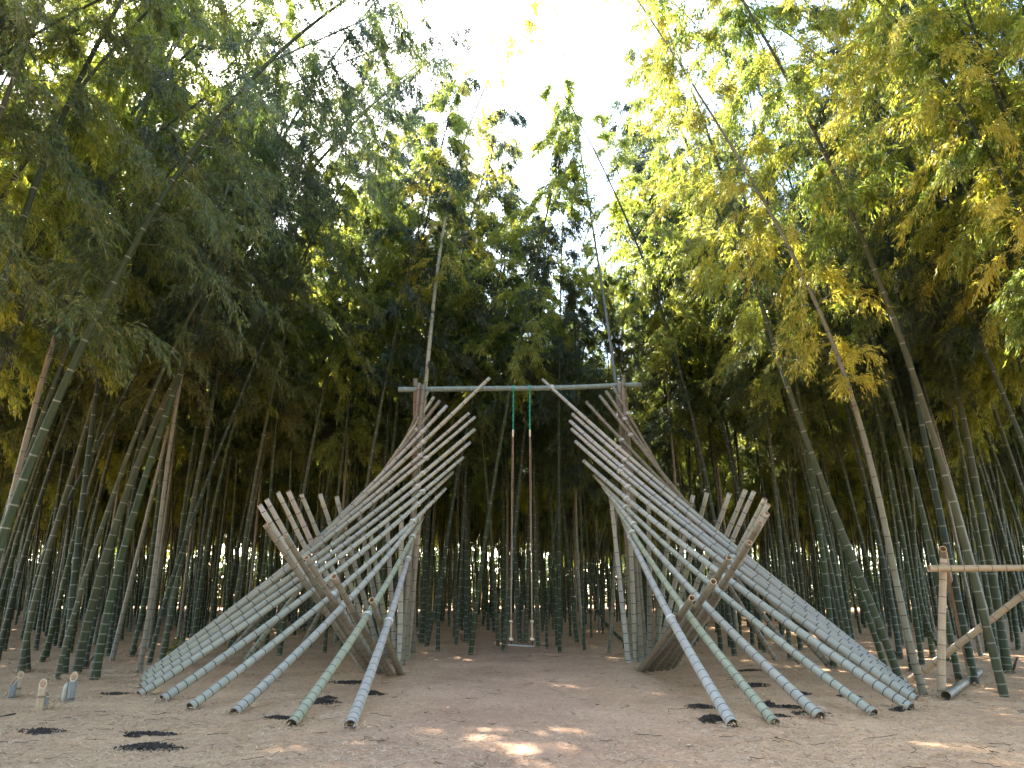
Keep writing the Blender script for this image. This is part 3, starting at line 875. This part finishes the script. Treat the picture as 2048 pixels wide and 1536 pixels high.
# ---- centre
traced([(813, 1317), (835, 960), (848, 770), (869, 589), (889, 470), (910, 350), (930, 265), (975, 164), (1009, 102)],
       "tall pale yellowish bamboo rising behind the left tower against the sky", r=.088, H=18.6, mat="pale", leaf="g", crown=.48, blen=2.1, twigs=18, droop=.5)
traced([(1270, 1316), (1250, 950), (1233, 757), (1214, 651), (1193, 514), (1176, 384), (1159, 290), (1142, 205)],
       "tall slender grey bamboo with thin crown standing alone in the sky gap", r=.068, H=16.4, mat="grey", leaf="n", crown=.52, blen=1.3, twigs=5, dens=.32)
traced([(1262, 1290), (1250, 900), (1248, 743), (1228, 640), (1207, 541)], "dark thin bamboo just right of the slender grey one", r=.045, H=11.8, leaf="l", hi=False, twigs=7)
traced([(752, 1290), (762, 1050), (770, 863), (780, 692), (787, 470)], "blue grey upright bamboo left of the left tower", r=.07, H=14.6, leaf="n", hi=False, blen=1.8)
traced([(843, 1288), (850, 1150), (856, 1050), (866, 900)], "grey blue ringed bamboo right of the left tower posts", r=.075, H=14.5, leaf="l", sheath=True, twigs=12)
traced([(852, 1294), (885, 1123), (903, 1050), (916, 918)], "green bamboo leaning right between the left tower and the swing", r=.058, H=14, hi=False, leaf="n")
traced([(876, 1304), (885, 1148), (898, 1050), (921, 927)], "bright green slim bamboo at the clearing edge left of the swing", r=.05, H=13.5, hi=False, leaf="l")
traced([(912, 1294), (919, 1180), (925, 1074)], "slim green bamboo left of the vertical ringed one", r=.045, H=14, hi=False)
traced([(932, 1288), (932, 1160), (932, 1050), (931, 910)], "straight vertical bamboo with white rings left of the swing", r=.066, H=15, sheath=True, leaf="n")
traced([(989, 1271), (985, 1170), (983, 1087)], "dark ringed bamboo leaning slightly left of the left swing rope", r=.06, H=15.5, hi=False, leaf="d")
traced([(1006, 1301), (1020, 1172), (1031, 1050), (1047, 891)], "olive bamboo crossing behind the left swing rope", r=.058, H=13, hi=False, leaf="d", blen=1.7, crown=.36)
traced([(1040, 1289), (1033, 1148), (1029, 1050), (1030, 900)], "green ringed bamboo between the two swing ropes", r=.062, H=13.5, hi=True, leaf="d", blen=1.9, crown=.36)
traced([(1051, 1289), (1055, 1172), (1058, 1050)], "dark bamboo just left of the right swing rope", r=.06, H=13.5, hi=True, leaf="d", blen=1.9, crown=.36)
traced([(1077, 1295), (1072, 1172), (1070, 1050)], "dull green bamboo right of the right swing rope", r=.052, H=13, hi=True, leaf="d", blen=1.8, crown=.38)
traced([(1094, 1297), (1101, 1135), (1110, 1050), (1124, 960)], "slim bamboo with bright rings leaning right beyond the swing", r=.04, H=12, hi=False)
traced([(1115, 1294), (1110, 1170), (1107, 1099), (1102, 1000)], "green bamboo crossing behind the slim bright ringed one", r=.052, H=12.5, hi=False)
traced([(1155, 1288), (1142, 1172), (1130, 1050)], "bamboo leaning left in the gap right of the swing", r=.058, H=11.5, hi=False, twigs=6)
traced([(1169, 1295), (1156, 1148), (1153, 1050)], "olive brown bamboo between the swing and the right tower", r=.052, H=11.5, mat="old", hi=False, twigs=6)
traced([(1218, 1307), (1224, 1220), (1229, 1140), (1232, 1040)], "dark brown bamboo foot just left of the right tower posts", r=.048, H=10.5, mat="old", hi=False, twigs=6)
# ---- right side
traced([(1385, 1294), (1366, 1000), (1347, 885), (1327, 777), (1317, 610)], "blue green bamboo with thin rings behind the right fan tips", r=.062, H=14.5, leaf="l", hi=False)
traced([(1804, 1371), (1744, 1209), (1709, 1115), (1653, 1000), (1613, 879), (1582, 797), (1552, 705), (1521, 592), (1497, 517)],
       "thick green bamboo leaning far left beside the right pole ends", r=.066, H=15, leaf="l", blen=1.7, twigs=16, droop=.7)
traced([(1776, 1350), (1727, 1209), (1700, 1120), (1660, 1015), (1630, 930)], "blue grey bamboo with white rings running parallel to the thick green one", r=.055, H=14.5, leaf="n")
traced([(1580, 1318), (1570, 1174), (1552, 1000)], "olive bamboo behind the middle of the right fan", r=.055, H=14, hi=False)
traced([(1667, 1336), (1657, 1209), (1640, 1070), (1629, 1000), (1606, 850)], "grey olive bamboo beside the foot of a slanting dark pole", r=.066, H=15, leaf="n")
traced([(1800, 1318), (1772, 1140), (1734, 1000), (1712, 893)], "green bamboo with strong white rings and a dry sheath at its foot", r=.068, H=15.5, sheath=True, leaf="n")
traced([(1849, 1392), (1814, 1244), (1786, 1122), (1756, 1000), (1726, 893), (1692, 756), (1668, 681), (1637, 609), (1600, 540)],
       "yellow brown bamboo left of the tan post, nearest of the right grove", r=.056, H=13.5, mat="old", leaf="g", crown=.36, blen=1.6, twigs=16)
traced([(1824, 1343), (1804, 1209), (1775, 1090)], "dull blue green bamboo behind the yellow brown one", r=.05, H=15, hi=False)
traced([(1845, 1332), (1814, 1140), (1793, 1000), (1770, 900)], "dark green bamboo between the yellow brown one and the tan post", r=.055, H=15, leaf="d")
traced([(1866, 1315), (1838, 1140), (1820, 1035), (1784, 825)], "shadowed bamboo left of the tan frame rail end", r=.06, H=15, leaf="n")
traced([(1919, 1364), (1894, 1244), (1866, 1105), (1835, 1000), (1794, 842), (1753, 691), (1709, 568)],
       "green bamboo standing just right of the tan post and leaning left", r=.055, H=15, leaf="l", twigs=16)
traced([(1951, 1371), (1929, 1262), (1905, 1122), (1870, 1000), (1845, 860)], "dark green bamboo with the fallen log at its foot", r=.062, H=15.5, leaf="n", twigs=15)
traced([(2016, 1346), (1995, 1209), (1971, 1070), (1957, 1000), (1938, 893), (1924, 825)], "stout blue green bamboo with bold white rings at the right edge", r=.085, H=16, leaf="n", sheath=True)
traced([(1998, 1340), (1972, 1160), (1943, 1010)], "dark slim bamboo behind the stout ringed one at the right edge", r=.045, H=15, hi=False)
traced([(2037, 1300), (2020, 1150), (2002, 1017)], "blue green bamboo partly cut off by the right edge", r=.062, H=15, hi=False)
# ---- large near crowns whose feet lie just outside the view
traced([(2260, 1500), (2180, 900), (2090, 560), (1960, 260), (1800, 60)], "near bamboo whose golden crown fills the upper right corner", r=.048, H=14, Y0=9.5, leaf="g", droop=.9, crown=.42, blen=1.8, twigs=19)
traced([(2150, 1400), (2100, 900), (2000, 560), (1850, 300), (1640, 120)], "golden bamboo drooping left from the right edge", r=.042, H=14.5, Y0=12.2, leaf="g", droop=.9, crown=.42, blen=1.7, twigs=17)
traced([(2110, 1360), (2060, 900), (1960, 560), (1830, 380), (1600, 240), (1400, 50)], "long bamboo arching left into the sky gap from the right edge", r=.036, H=17, Y0=14.2, leaf="g", droop=.6, crown=.36, blen=1.4, twigs=11)
traced([(-260, 1500), (-170, 900), (-60, 400), (30, 150)], "near bamboo whose drooping sprays hang in the upper left corner", r=.06, H=11, Y0=7.8, leaf="n", droop=1.0, crown=.45, blen=1.5, twigs=17)
traced([(-420, 1400), (-330, 700), (-160, 250), (120, 40), (330, -60)], "near bamboo arching in from the upper left with long hanging sprays", r=.04, H=11, Y0=8.2, leaf="n", droop=.9, crown=.40, blen=1.7, twigs=18)
traced([(-200, 1380), (-60, 900), (130, 480), (330, 250), (560, 120)], "bamboo from beyond the left edge arching behind the pale green one", r=.045, H=14, Y0=11.2, leaf="d", droop=.9, crown=.38, blen=1.9, twigs=18)
traced([(-60, 1380), (60, 900), (230, 500), (470, 230), (700, 120)], "long bamboo arching right over the left half of the picture", r=.045, H=14.6, Y0=12.6, leaf="n", droop=.8, crown=.46, blen=1.7, twigs=15)
traced([(60, 1330), (190, 900), (370, 560), (560, 330), (720, 230)], "dark crowned bamboo reaching right above the left fan", r=.045, H=15.2, Y0=15.5, leaf="d", droop=.8, crown=.46, blen=1.8, twigs=15)

traced([(300, 1312), (400, 1000), (520, 700), (640, 450), (760, 250)], "bamboo leaning right whose crown hangs over the left pole ends", r=.048, H=14.8, Y0=17.0, leaf="n", droop=.7, crown=.45, blen=1.8, twigs=15)
traced([(118, 1322), (260, 900), (420, 560), (600, 330), (770, 190)], "slender bamboo arching right with a heavy drooping crown above the left fan", r=.044, H=14.6, Y0=14.0, leaf="n", droop=.8, crown=.42, blen=1.8, twigs=15)
traced([(1708, 1328), (1640, 1000), (1530, 640), (1420, 400), (1320, 240)], "bamboo leaning left with a yellow green crown beside the sky gap", r=.055, H=12.6, Y0=16.6, leaf="l", droop=.9, crown=.45, blen=1.8, twigs=15)
traced([(1905, 1316), (1820, 900), (1690, 540), (1530, 330)], "bamboo arching left with a dark hanging crown above the right fan", r=.042, H=15, Y0=17.5, leaf="d", droop=.9, crown=.42, blen=1.9, twigs=16)

# ------------------------------------------------------------------ the rest of the grove: shared kinds, copied one by one
def in_clearing(x, y):
    if y < 6: return abs(x) < 8.6
    if y < 12: return -7.9 < x < 7.4
    if y < 18.9: return -7.3 < x < 6.6
    if y < 19.6: return abs(x - .3) < 4.2
    return False
cand = []
tries = 0
r = random.Random(21)
pts_all = list(placed)
grid = {}
def near(x, y, d):
    gx, gy = int(math.floor(x / 1.5)), int(math.floor(y / 1.5))
    for a in (-1, 0, 1):
        for b_ in (-1, 0, 1):
            for (u, v) in grid.get((gx + a, gy + b_), ()):
                if (u - x) ** 2 + (v - y) ** 2 < d * d: return True
    return False
def put(x, y): grid.setdefault((int(math.floor(x / 1.5)), int(math.floor(y / 1.5))), []).append((x, y))
for q in placed: put(*q)
while tries < 30000:
    tries += 1
    y = r.uniform(1.5, 62); x = r.uniform(-46, 40)
    half = .68 * y + 3.0
    if abs(x) > half + (5 if y < 20 else (9 if x < 0 else 2)): continue
    if abs(x) > half + 1 and near(x, y, 1.3): continue
    if y < 12 and abs(x) > 13.5: continue
    if in_clearing(x, y): continue
    if near(x, y, (.95 if y < 30 else .90) if y > 19 else 1.05): continue
    put(x, y); cand.append((x, y))
cand.sort(key=lambda c: math.hypot(*c))
N_IND = 236
ZONES = [
    (-9e9, 250, "grove at the far left"), (250, 480, "grove left of the left pole fan"), (480, 800, "grove behind the left pole fan"),
    (800, 1000, "grove between the left tower and the swing"), (1000, 1240, "grove behind and right of the swing"),
    (1240, 1560, "grove behind the right pole fan"), (1560, 1800, "grove right of the right pole fan"), (1800, 9e9, "grove at the far right")]
KDESC = ["slim green bamboo with pale rings", "dark leaved green bamboo", "bamboo with yellow green leaves", "tall bamboo arching at the top",
         "dull brown bamboo with dark joints", "strongly arching yellow green bamboo", "middle sized green bamboo"]
KIND_OBJ = {}
LAND = [(30, "leftmost stump"), (88, "nearest tan stump"), (150, "rightmost stump"), (240, "light green thick culm"), (338, "small weed"), (440, "bright ringed culm"),
        (540, "left pole tips"), (660, "left pole crossing"), (760, "left X foot"), (825, "left tower"), (932, "vertical ringed culm"), (1022, "left swing rope"), (1062, "right swing rope"),
        (1165, "olive culm"), (1262, "right tower"), (1340, "right X foot"), (1450, "right pole crossing"), (1530, "right pole tips"), (1640, "grey olive culm"), (1745, "thick leaning green culm"),
        (1882, "tan post"), (1990, "stout ringed culm")]
for n, (x, y) in enumerate(cand[:N_IND]):
    side = -1 if x < 0 else 1
    k = r.randrange(7)
    if y < 19 and r.random() < .6: k = r.choice([3, 5, 6])
    cm, fm, bend, H = KINDS[k]
    sc = r.uniform(.88, 1.08)
    gap_u = abs((proj((x, y, 1.0))[0]) - 1215)
    if y > 19:
        if gap_u < 90: sc *= .70
        elif gap_u < 160: sc *= .82
    # side trees lean to the light of the clearing
    if y < 20: az = (0 if x < 0 else math.pi) + r.uniform(-.5, .5)
    else: az = math.atan2(14 - y, -x * 1.2) + r.uniform(-1.2, 1.2)
    px = proj((x, y, 1.0))[0]
    zn = next(z for a, b_, z in ZONES if a <= px < b_)
    depth = "front rows" if y < 24 else ("middle rows" if y < 31 else "back rows")
    near_lm = min(LAND, key=lambda q: abs(q[0] - px))
    if px < -20: where = "standing beyond the left edge of the view"
    elif px > 2068: where = "standing beyond the right edge of the view"
    else: where = ("just left of the " if px < near_lm[0] else "just right of the ") + near_lm[1]
    label = f"{KDESC[k]}, {depth}, {where}"
    root = empty("bamboo", (x, y, gz(x, y)), label=label, cat="bamboo", group=f"bamboo in the {zn}")
    tilt = r.uniform(0, .07) if y > 20 else r.uniform(.04, .15)
    tx = az + r.uniform(-.3, .3)
    M = Matrix.Rotation(tilt, 4, Vector((-math.sin(tx), math.cos(tx), 0))) @ Matrix.Rotation(az, 4, 'Z')
    root.rotation_euler = M.to_euler()
    wth = r.uniform(.8, 1.2)
    root.scale = (sc, sc, sc)
    c_ = bpy.data.objects.new("culm", cm); link(c_, parent=root)
    f_ = bpy.data.objects.new("foliage", fm); link(f_, parent=root)
    KIND_OBJ.setdefault(k, (c_, f_))

# ------------------------------------------------------------------ deep grove and added unseen rear bamboo, too many to count: one object
deep = cand[N_IND:]
rb_ = random.Random(77)
for _ in range(1800):  # unseen bamboo added behind the camera to cut frontal light
    x, y = rb_.uniform(-24, 24), rb_.uniform(-24, -3.5)
    if near(x, y, 1.15): continue
    put(x, y); deep.append((x, y))
rr_ = np.random.default_rng(11)
nd = len(deep)
me = bpy.data.meshes.new("deep_and_rear_grove")
P = np.array([(x, y, 0.0) for x, y in deep], dtype=np.float32)
me.vertices.add(nd); me.vertices.foreach_set("co", P.ravel())
rot = np.zeros((nd, 3), np.float32); scl = np.zeros(nd, np.float32); kid = rr_.integers(0, 4, nd).astype(np.int32)
for n_ in range(nd):
    x, y = deep[n_]
    gp = abs(proj((x, y, 1.0))[0] - 1215)
    scl[n_] = rr_.uniform(.80, .98) * (.78 if gp < 120 and y > 0 else 1)
    rot[n_] = (rr_.normal(0, .04), rr_.normal(0, .04), rr_.uniform(0, 6.28))
for nm, dt, arr, key in (("rot", 'FLOAT_VECTOR', rot, "vector"), ("scl", 'FLOAT', scl, "value"), ("kid", 'INT', kid, "value")):
    a = me.attributes.new(nm, dt, 'POINT'); a.data.foreach_set(key, arr.ravel())
deep_o = bpy.data.objects.new("deep_and_rear_grove", me)
link(deep_o, kind="stuff", label="dense mass of far bamboo stems and leaves, plus unseen bamboo added behind the camera", cat="bamboo grove")
ng = bpy.data.node_groups.new("deep_grove", 'GeometryNodeTree')
ng.interface.new_socket(name="Geometry", in_out='INPUT', socket_type='NodeSocketGeometry')
ng.interface.new_socket(name="Geometry", in_out='OUTPUT', socket_type='NodeSocketGeometry')
gi = ng.nodes.new("NodeGroupInput"); go = ng.nodes.new("NodeGroupOutput"); gj = ng.nodes.new("GeometryNodeJoinGeometry")
def named(nm, dt):
    q = ng.nodes.new("GeometryNodeInputNamedAttribute"); q.data_type = dt; q.inputs["Name"].default_value = nm; return q.outputs[0]
a_rot, a_scl, a_kid = named("rot", 'FLOAT_VECTOR'), named("scl", 'FLOAT'), named("kid", 'INT')
for kk, kidx in enumerate((1, 0, 6, 2)):
    gg = ng.nodes.new("GeometryNodeJoinGeometry")
    for src in KIND_OBJ[kidx]:
        oi = ng.nodes.new("GeometryNodeObjectInfo"); oi.transform_space = 'ORIGINAL'; oi.inputs["Object"].default_value = src; oi.inputs["As Instance"].default_value = True
        ng.links.new(oi.outputs["Geometry"], gg.inputs[0])
    g2i = ng.nodes.new("GeometryNodeGeometryToInstance"); ng.links.new(gg.outputs[0], g2i.inputs[0])
    cmp_ = ng.nodes.new("FunctionNodeCompare"); cmp_.data_type = 'INT'; cmp_.operation = 'EQUAL'
    ng.links.new(a_kid, cmp_.inputs["A"] if cmp_.inputs["A"].type == 'INT' else cmp_.inputs[2]); (cmp_.inputs[3]).default_value = kk
    iop = ng.nodes.new("GeometryNodeInstanceOnPoints")
    ng.links.new(gi.outputs[0], iop.inputs["Points"]); ng.links.new(cmp_.outputs[0], iop.inputs["Selection"])
    ng.links.new(g2i.outputs[0], iop.inputs["Instance"]); ng.links.new(a_rot, iop.inputs["Rotation"]); ng.links.new(a_scl, iop.inputs["Scale"])
    ng.links.new(iop.outputs[0], gj.inputs[0])
ng.links.new(gj.outputs[0], go.inputs[0])
md = deep_o.modifiers.new("grove", 'NODES'); md.node_group = ng

# low dark bushes added to block bright light at the grove's far edge
nbush = 420
bx_ = rr_.uniform(-66, 62, nbush); by_ = rr_.uniform(64, 72, nbush)
ht = 2.4 + 2.4 * np.abs(np.sin(bx_ * .21) * np.sin(bx_ * .57 + 1)) + rr_.uniform(0, 2.0, nbush)
ib = np.repeat(np.arange(nbush), 260)
lb = np.stack([bx_[ib] + rr_.normal(0, .75, len(ib)), by_[ib] + rr_.normal(0, .7, len(ib)), ht[ib] * rr_.random(len(ib)) ** .8], 1)
ld = unit(rr_.normal(0, 1, lb.shape)); sd = unit(np.cross(ld, rr_.normal(0, 1, lb.shape)))
V = leaf_tris(lb, ld, sd, rr_.uniform(.3, .6, len(lb)), rr_.uniform(.16, .3, len(lb))).reshape(-1, 3)
link(bpy.data.objects.new("far_undergrowth", build_mesh("far_undergrowth", V, [], [M_LEAF_DARK], T=np.arange(len(V)).reshape(-1, 3), smooth=False)),
     kind="stuff", label="dark low undergrowth added to block light at the far edge of the grove", cat="undergrowth")
print("deep culms", len(deep), "candidates", len(cand))

# ------------------------------------------------------------------ ground cover
def litter(name, n, xr, yr, ln, wd, mat, seed, label, lift=.012, up=.22, bias=1.6):
    r = np.random.default_rng(seed)
    y = yr[0] + (yr[1] - yr[0]) * r.random(n) ** bias
    x = r.uniform(-1, 1, n) * np.minimum(xr, .72 * y + 1.2)
    keep = (r.random(n) < np.where((np.abs(x) < 1.9) & (y > 9), .45, 1.0)) & (np.sin(x * 2.1 + np.sin(y * 1.7)) * np.cos(y * 1.9 + x) > -.75 + .5 * r.random(n) - .25)
    x, y = x[keep], y[keep]; n = len(x)
    z = hgt(x, y) + r.uniform(.002, lift, n)
    a = r.uniform(0, 2 * np.pi, n)
    d = unit(np.stack([np.cos(a), np.sin(a), r.normal(0, up, n)], 1))
    s = unit(np.cross(d, np.stack([r.normal(0, .35, n), r.normal(0, .35, n), np.ones(n)], 1)))
    V = leaf_tris(np.stack([x, y, z], 1), d, s, ln * r.uniform(.5, 1.4, n), wd * r.uniform(.6, 1.3, n)).reshape(-1, 3)
    me = build_mesh(name, V, [], [mat], T=np.arange(len(V)).reshape(-1, 3), smooth=False)
    link(bpy.data.objects.new(name, me), kind="stuff", label=label, cat="leaf litter")
def litter_mat(name, cols):
    m, nt, out = new_mat(name)
    geo = N(nt, "ShaderNodeNewGeometry")
    b = N(nt, "ShaderNodeBsdfPrincipled"); b.inputs["Roughness"].default_value = .75
    r = ramp(nt, [(i / (len(cols) - 1), c) for i, c in enumerate(cols)])
    nt.links.new(geo.outputs["Random Per Island"], r.inputs[0]); nt.links.new(r.outputs[0], b.inputs["Base Color"])
    nt.links.new(b.outputs[0], out.inputs[0])
    return m
M_LITTER = litter_mat("fallen_leaves", [(.30, .19, .11), (.55, .365, .215), (.66, .45, .275), (.76, .57, .37), (.42, .28, .16), (.58, .39, .24), (.20, .13, .075)])
M_STRAW = litter_mat("pale_straw", [(.58, .43, .26), (.72, .56, .37), (.48, .34, .20)])
litter("fallen_leaves", 190000, 15, (6.3, 26), .062, .0075, M_LITTER, 5, "dry straw coloured bamboo leaves covering the ground")

litter("loose_straw", 5200, 12, (6.3, 22), .15, .0065, M_STRAW, 6, "longer pale straws scattered over the leaf litter", lift=.02, up=.12)
# litter gathered round the feet of poles and culms
r = np.random.default_rng(31)
feet = [ground(*b_)[:2] for _, b_, _ in LF[:11] + RF[:11]] + [ground(*f_)[:2] for _, f_, _, _ in L2 + R2] + [np.array(p_) for p_ in placed if 8 < p_[1] < 24] + [ground(*q_)[:2] for q_ in ((28, 1393), (82, 1421), (134, 1405), (1882, 1392))]
fx, fy = [], []
for q_ in feet:
    n_ = 150; a_ = r.uniform(0, 6.28, n_); d_ = .05 + np.abs(r.normal(0, .13, n_))
    fx.append(q_[0] + np.cos(a_) * d_); fy.append(q_[1] + np.sin(a_) * d_)
fx = np.concatenate(fx); fy = np.concatenate(fy); n = len(fx)
a = r.uniform(0, 6.28, n); d = unit(np.stack([np.cos(a), np.sin(a), r.normal(0, .4, n)], 1)); s_ = unit(np.cross(d, np.stack([r.normal(0, .5, n), r.normal(0, .5, n), np.ones(n)], 1)))
V = leaf_tris(np.stack([fx, fy, hgt(fx, fy) + r.uniform(.005, .05, n)], 1), d, s_, r.uniform(.04, .12, n), r.uniform(.006, .014, n)).reshape(-1, 3)
link(bpy.data.objects.new("gathered_leaves", build_mesh("gathered_leaves", V, [], [M_LITTER], T=np.arange(len(V)).reshape(-1, 3), smooth=False)), kind="stuff", label="dry leaves gathered round the feet of the poles and stems", cat="leaf litter")

r = np.random.default_rng(8)
VV, QQ, off = [], [], 0
for k in range(420):
    y = 7 + 17 * r.random() ** 1.3; x = r.uniform(-1, 1) * (.7 * y)
    L = r.uniform(.05, .28) * (1.6 if r.random() < .1 else 1); a = r.uniform(0, 6.28)
    n = 5; t = np.linspace(0, 1, n)
    cx = x + math.cos(a) * L * t + r.normal(0, .02, n); cy = y + math.sin(a) * L * t + r.normal(0, .02, n)
    P = np.stack([cx, cy, hgt(cx, cy) + .012 + np.abs(r.normal(0, .012, n))], 1)
    rad = r.uniform(.0015, .0035)
    an = np.arange(4) / 4 * 2 * np.pi
    s = np.array([-math.sin(a), math.cos(a), 0])
    V = P[:, None] + (s[None, None] * np.cos(an)[None, :, None] + np.array([0, 0, 1.])[None, None] * np.sin(an)[None, :, None]) * rad
    i = np.arange(n - 1)[:, None] * 4; j = np.arange(4)[None]
    QQ.append(np.stack([i + j, i + (j + 1) % 4, i + 4 + (j + 1) % 4, i + 4 + j], -1).reshape(-1, 4) + off); VV.append(V.reshape(-1, 3)); off += n * 4
link(bpy.data.objects.new("fallen_twigs", build_mesh("fallen_twigs", np.concatenate(VV), np.concatenate(QQ), [M_TWIG], smooth=False)),
     kind="stuff", label="thin dark twigs strewn over the ground", cat="twigs")

# patches of bare dark soil
def soil(px, py, wx, wy, seed, h=.03):
    r = np.random.default_rng(seed)
    g = ground(px, py)
    nr, na = 12, 34
    V = [(0, 0, h)]
    ph = r.uniform(0, 6, 5)
    for i in range(1, nr + 1):
        t = i / nr
        for j in range(na):
            a = j / na * 2 * np.pi
            out_ = 1 + .22 * math.sin(2 * a + ph[0]) + .16 * math.sin(5 * a + ph[1]) + .12 * math.sin(9 * a + ph[2]) + r.normal(0, .07)
            x = math.cos(a) * t * wx * out_; y = math.sin(a) * t * wy * out_
            z = h * (1 - t ** 2) * (1 + .4 * math.sin(a * 3 + ph[3])) + (r.normal(0, h * .22) if t < .95 else -.012)
            V.append((x, y, z))
    Q, T = [], [(0, 1 + j, 1 + (j + 1) % na) for j in range(na)]
    for i in range(nr - 1):
        for j in range(na):
            b = 1 + i * na
            Q.append((b + j, b + na + j, b + na + (j + 1) % na, b + (j + 1) % na))
    V = np.array(V); V[:, :2] *= .78
    # loose clods round and over the patch give it a broken edge
    nc = int(50 + 420 * (wx + wy)); oct_ = np.array([[1, 0, 0], [0, 1, 0], [-1, 0, 0], [0, -1, 0], [0, 0, 1.]])
    ca = r.uniform(0, 6.28, nc); cr = np.sqrt(r.random(nc)) * 1.25 + r.normal(0, .12, nc)
    cen = np.stack([np.cos(ca) * cr * wx, np.sin(ca) * cr * wy, np.maximum(h * (1 - cr ** 2), 0)], 1)
    sz = r.uniform(.004, .018, nc)
    CV = (cen[:, None] + (oct_[None] + r.normal(0, .25, (nc, 5, 3))) * sz[:, None, None]).reshape(-1, 3)
    o5 = len(V) + np.arange(nc)[:, None] * 5
    T += [tuple(int(v) for v in row) for k in range(4) for row in np.concatenate([o5 + k, o5 + (k + 1) % 4, o5 + 4], 1)]
    V = np.concatenate([V, CV]); V[:, 2] += hgt(V[:, 0] + g[0], V[:, 1] + g[1]) + .006
    o = bpy.data.objects.new("soil_patch", build_mesh("soil_patch", V, Q, [M_SOIL], T=T)); o.location = (g[0], g[1], 0)
    link(o, kind="structure")
for i, (px, py, a, b_, h) in enumerate([(296, 1494, .27, .17, .03), (305, 1467, .22, .09, .02), (265, 1473, .07, .05, .03), (82, 1467, .18, .14, .008), (640, 1408, .22, .16, .035),
                                        (745, 1387, .16, .10, .04), (655, 1398, .12, .08, .03), (1424, 1440, .14, .14, .05), (1400, 1417, .16, .13, .02), (1538, 1417, .14, .1, .05),
                                        (1586, 1416, .26, .10, .025), (1500, 1340, .20, .16, .02), (1505, 1372, .22, .2, .02), (1620, 1427, .2, .08, .02), (1700, 1395, .14, .1, .03),
                                        (1600, 1388, .14, .12, .03), (235, 1390, .18, .12, .02), (1800, 1418, .10, .07, .03), 
                                        (560, 1440, .16, .07, .02), (700, 1365, .3, .2, .015), (1560, 1435, .12, .06, .02)]):
    soil(px, py, a, b_, 60 + i, h)

# small weed, strap, wire loop
def weed():
    g = ground(338, 1318)
    root = empty("weed", tuple(g), label="small yellow green weed at the foot of the dark green bamboo", cat="plant")
    r = np.random.default_rng(4)
    V, Q, off = [], [], 0
    LV = []
    for k in range(7):
        a = r.uniform(0, 6.28); L = r.uniform(.25, .62); sp_ = r.uniform(.1, .5)
        t = np.linspace(0, 1, 6)
        P = np.stack([math.cos(a) * sp_ * L * t, math.sin(a) * sp_ * L * t, L * t - .02], 1)
        an = np.arange(4) / 4 * 2 * np.pi
        W = P[:, None] + np.stack([np.cos(an), np.sin(an), 0 * an], -1)[None] * .004
        i = np.arange(5)[:, None] * 4; j = np.arange(4)[None]
        Q.append(np.stack([i + j, i + (j + 1) % 4, i + 4 + (j + 1) % 4, i + 4 + j], -1).reshape(-1, 4) + off); V.append(W.reshape(-1, 3)); off += 24
        n = 26
        tb = r.uniform(.25, 1, n); lb = np.stack([np.interp(tb, t, P[:, c]) for c in range(3)], 1)
        ld = unit(r.normal(0, 1, (n, 3)) + np.array([0, 0, .1])); sd = unit(np.cross(ld, r.normal(0, .3, (n, 3)) + np.array([0, 0, 1])))
        LV.append(leaf_quads(lb, ld, sd, r.uniform(.05, .10, n), r.uniform(.022, .038, n)).reshape(-1, 3))
    link(bpy.data.objects.new("stems", build_mesh("stems", np.concatenate(V), np.concatenate(Q), [M_BRANCH])), parent=root)
    LV = np.concatenate(LV)
    link(bpy.data.objects.new("leaves", build_mesh("leaves", LV, np.arange(len(LV)).reshape(-1, 4), [M_LEAF_GOLD], smooth=False)), parent=root)
weed()
g = ground(14, 1436)
me = strand_mesh("strap_loop", np.array([[-.14, -.05, .02], [-.02, -.03, .03], [.07, .0, .05], [.09, .05, .045], [.02, .05, .03], [-.08, .0, .02], [-.16, -.06, .015]]) + g, .006, M_BLACK, 6, 40)
link(bpy.data.objects.new("strap_loop", me), label="black strap loop lying on the ground at the lower left edge", cat="strap")
g = ground(1640, 1425)
a = np.linspace(0, 5.6, 26)
P = np.stack([np.cos(a) * .09, np.sin(a) * .09, .03 + .025 * np.sin(a)], 1) + g
p = Path.__new__(Path); p.P = P; p.c = np.concatenate([[0], np.cumsum(np.linalg.norm(np.diff(P, axis=0), axis=1))]); p.L = p.c[-1]
V_, Q_, u_ = rings_to_tube(p, np.linspace(0, p.L, 30), np.full(30, .003), 5)
link(bpy.data.objects.new("wire_loop", build_mesh("wire_loop", V_, Q_, [M_WIRE])), label="thin curl of pale wire at the foot of the third right pole", cat="wire")
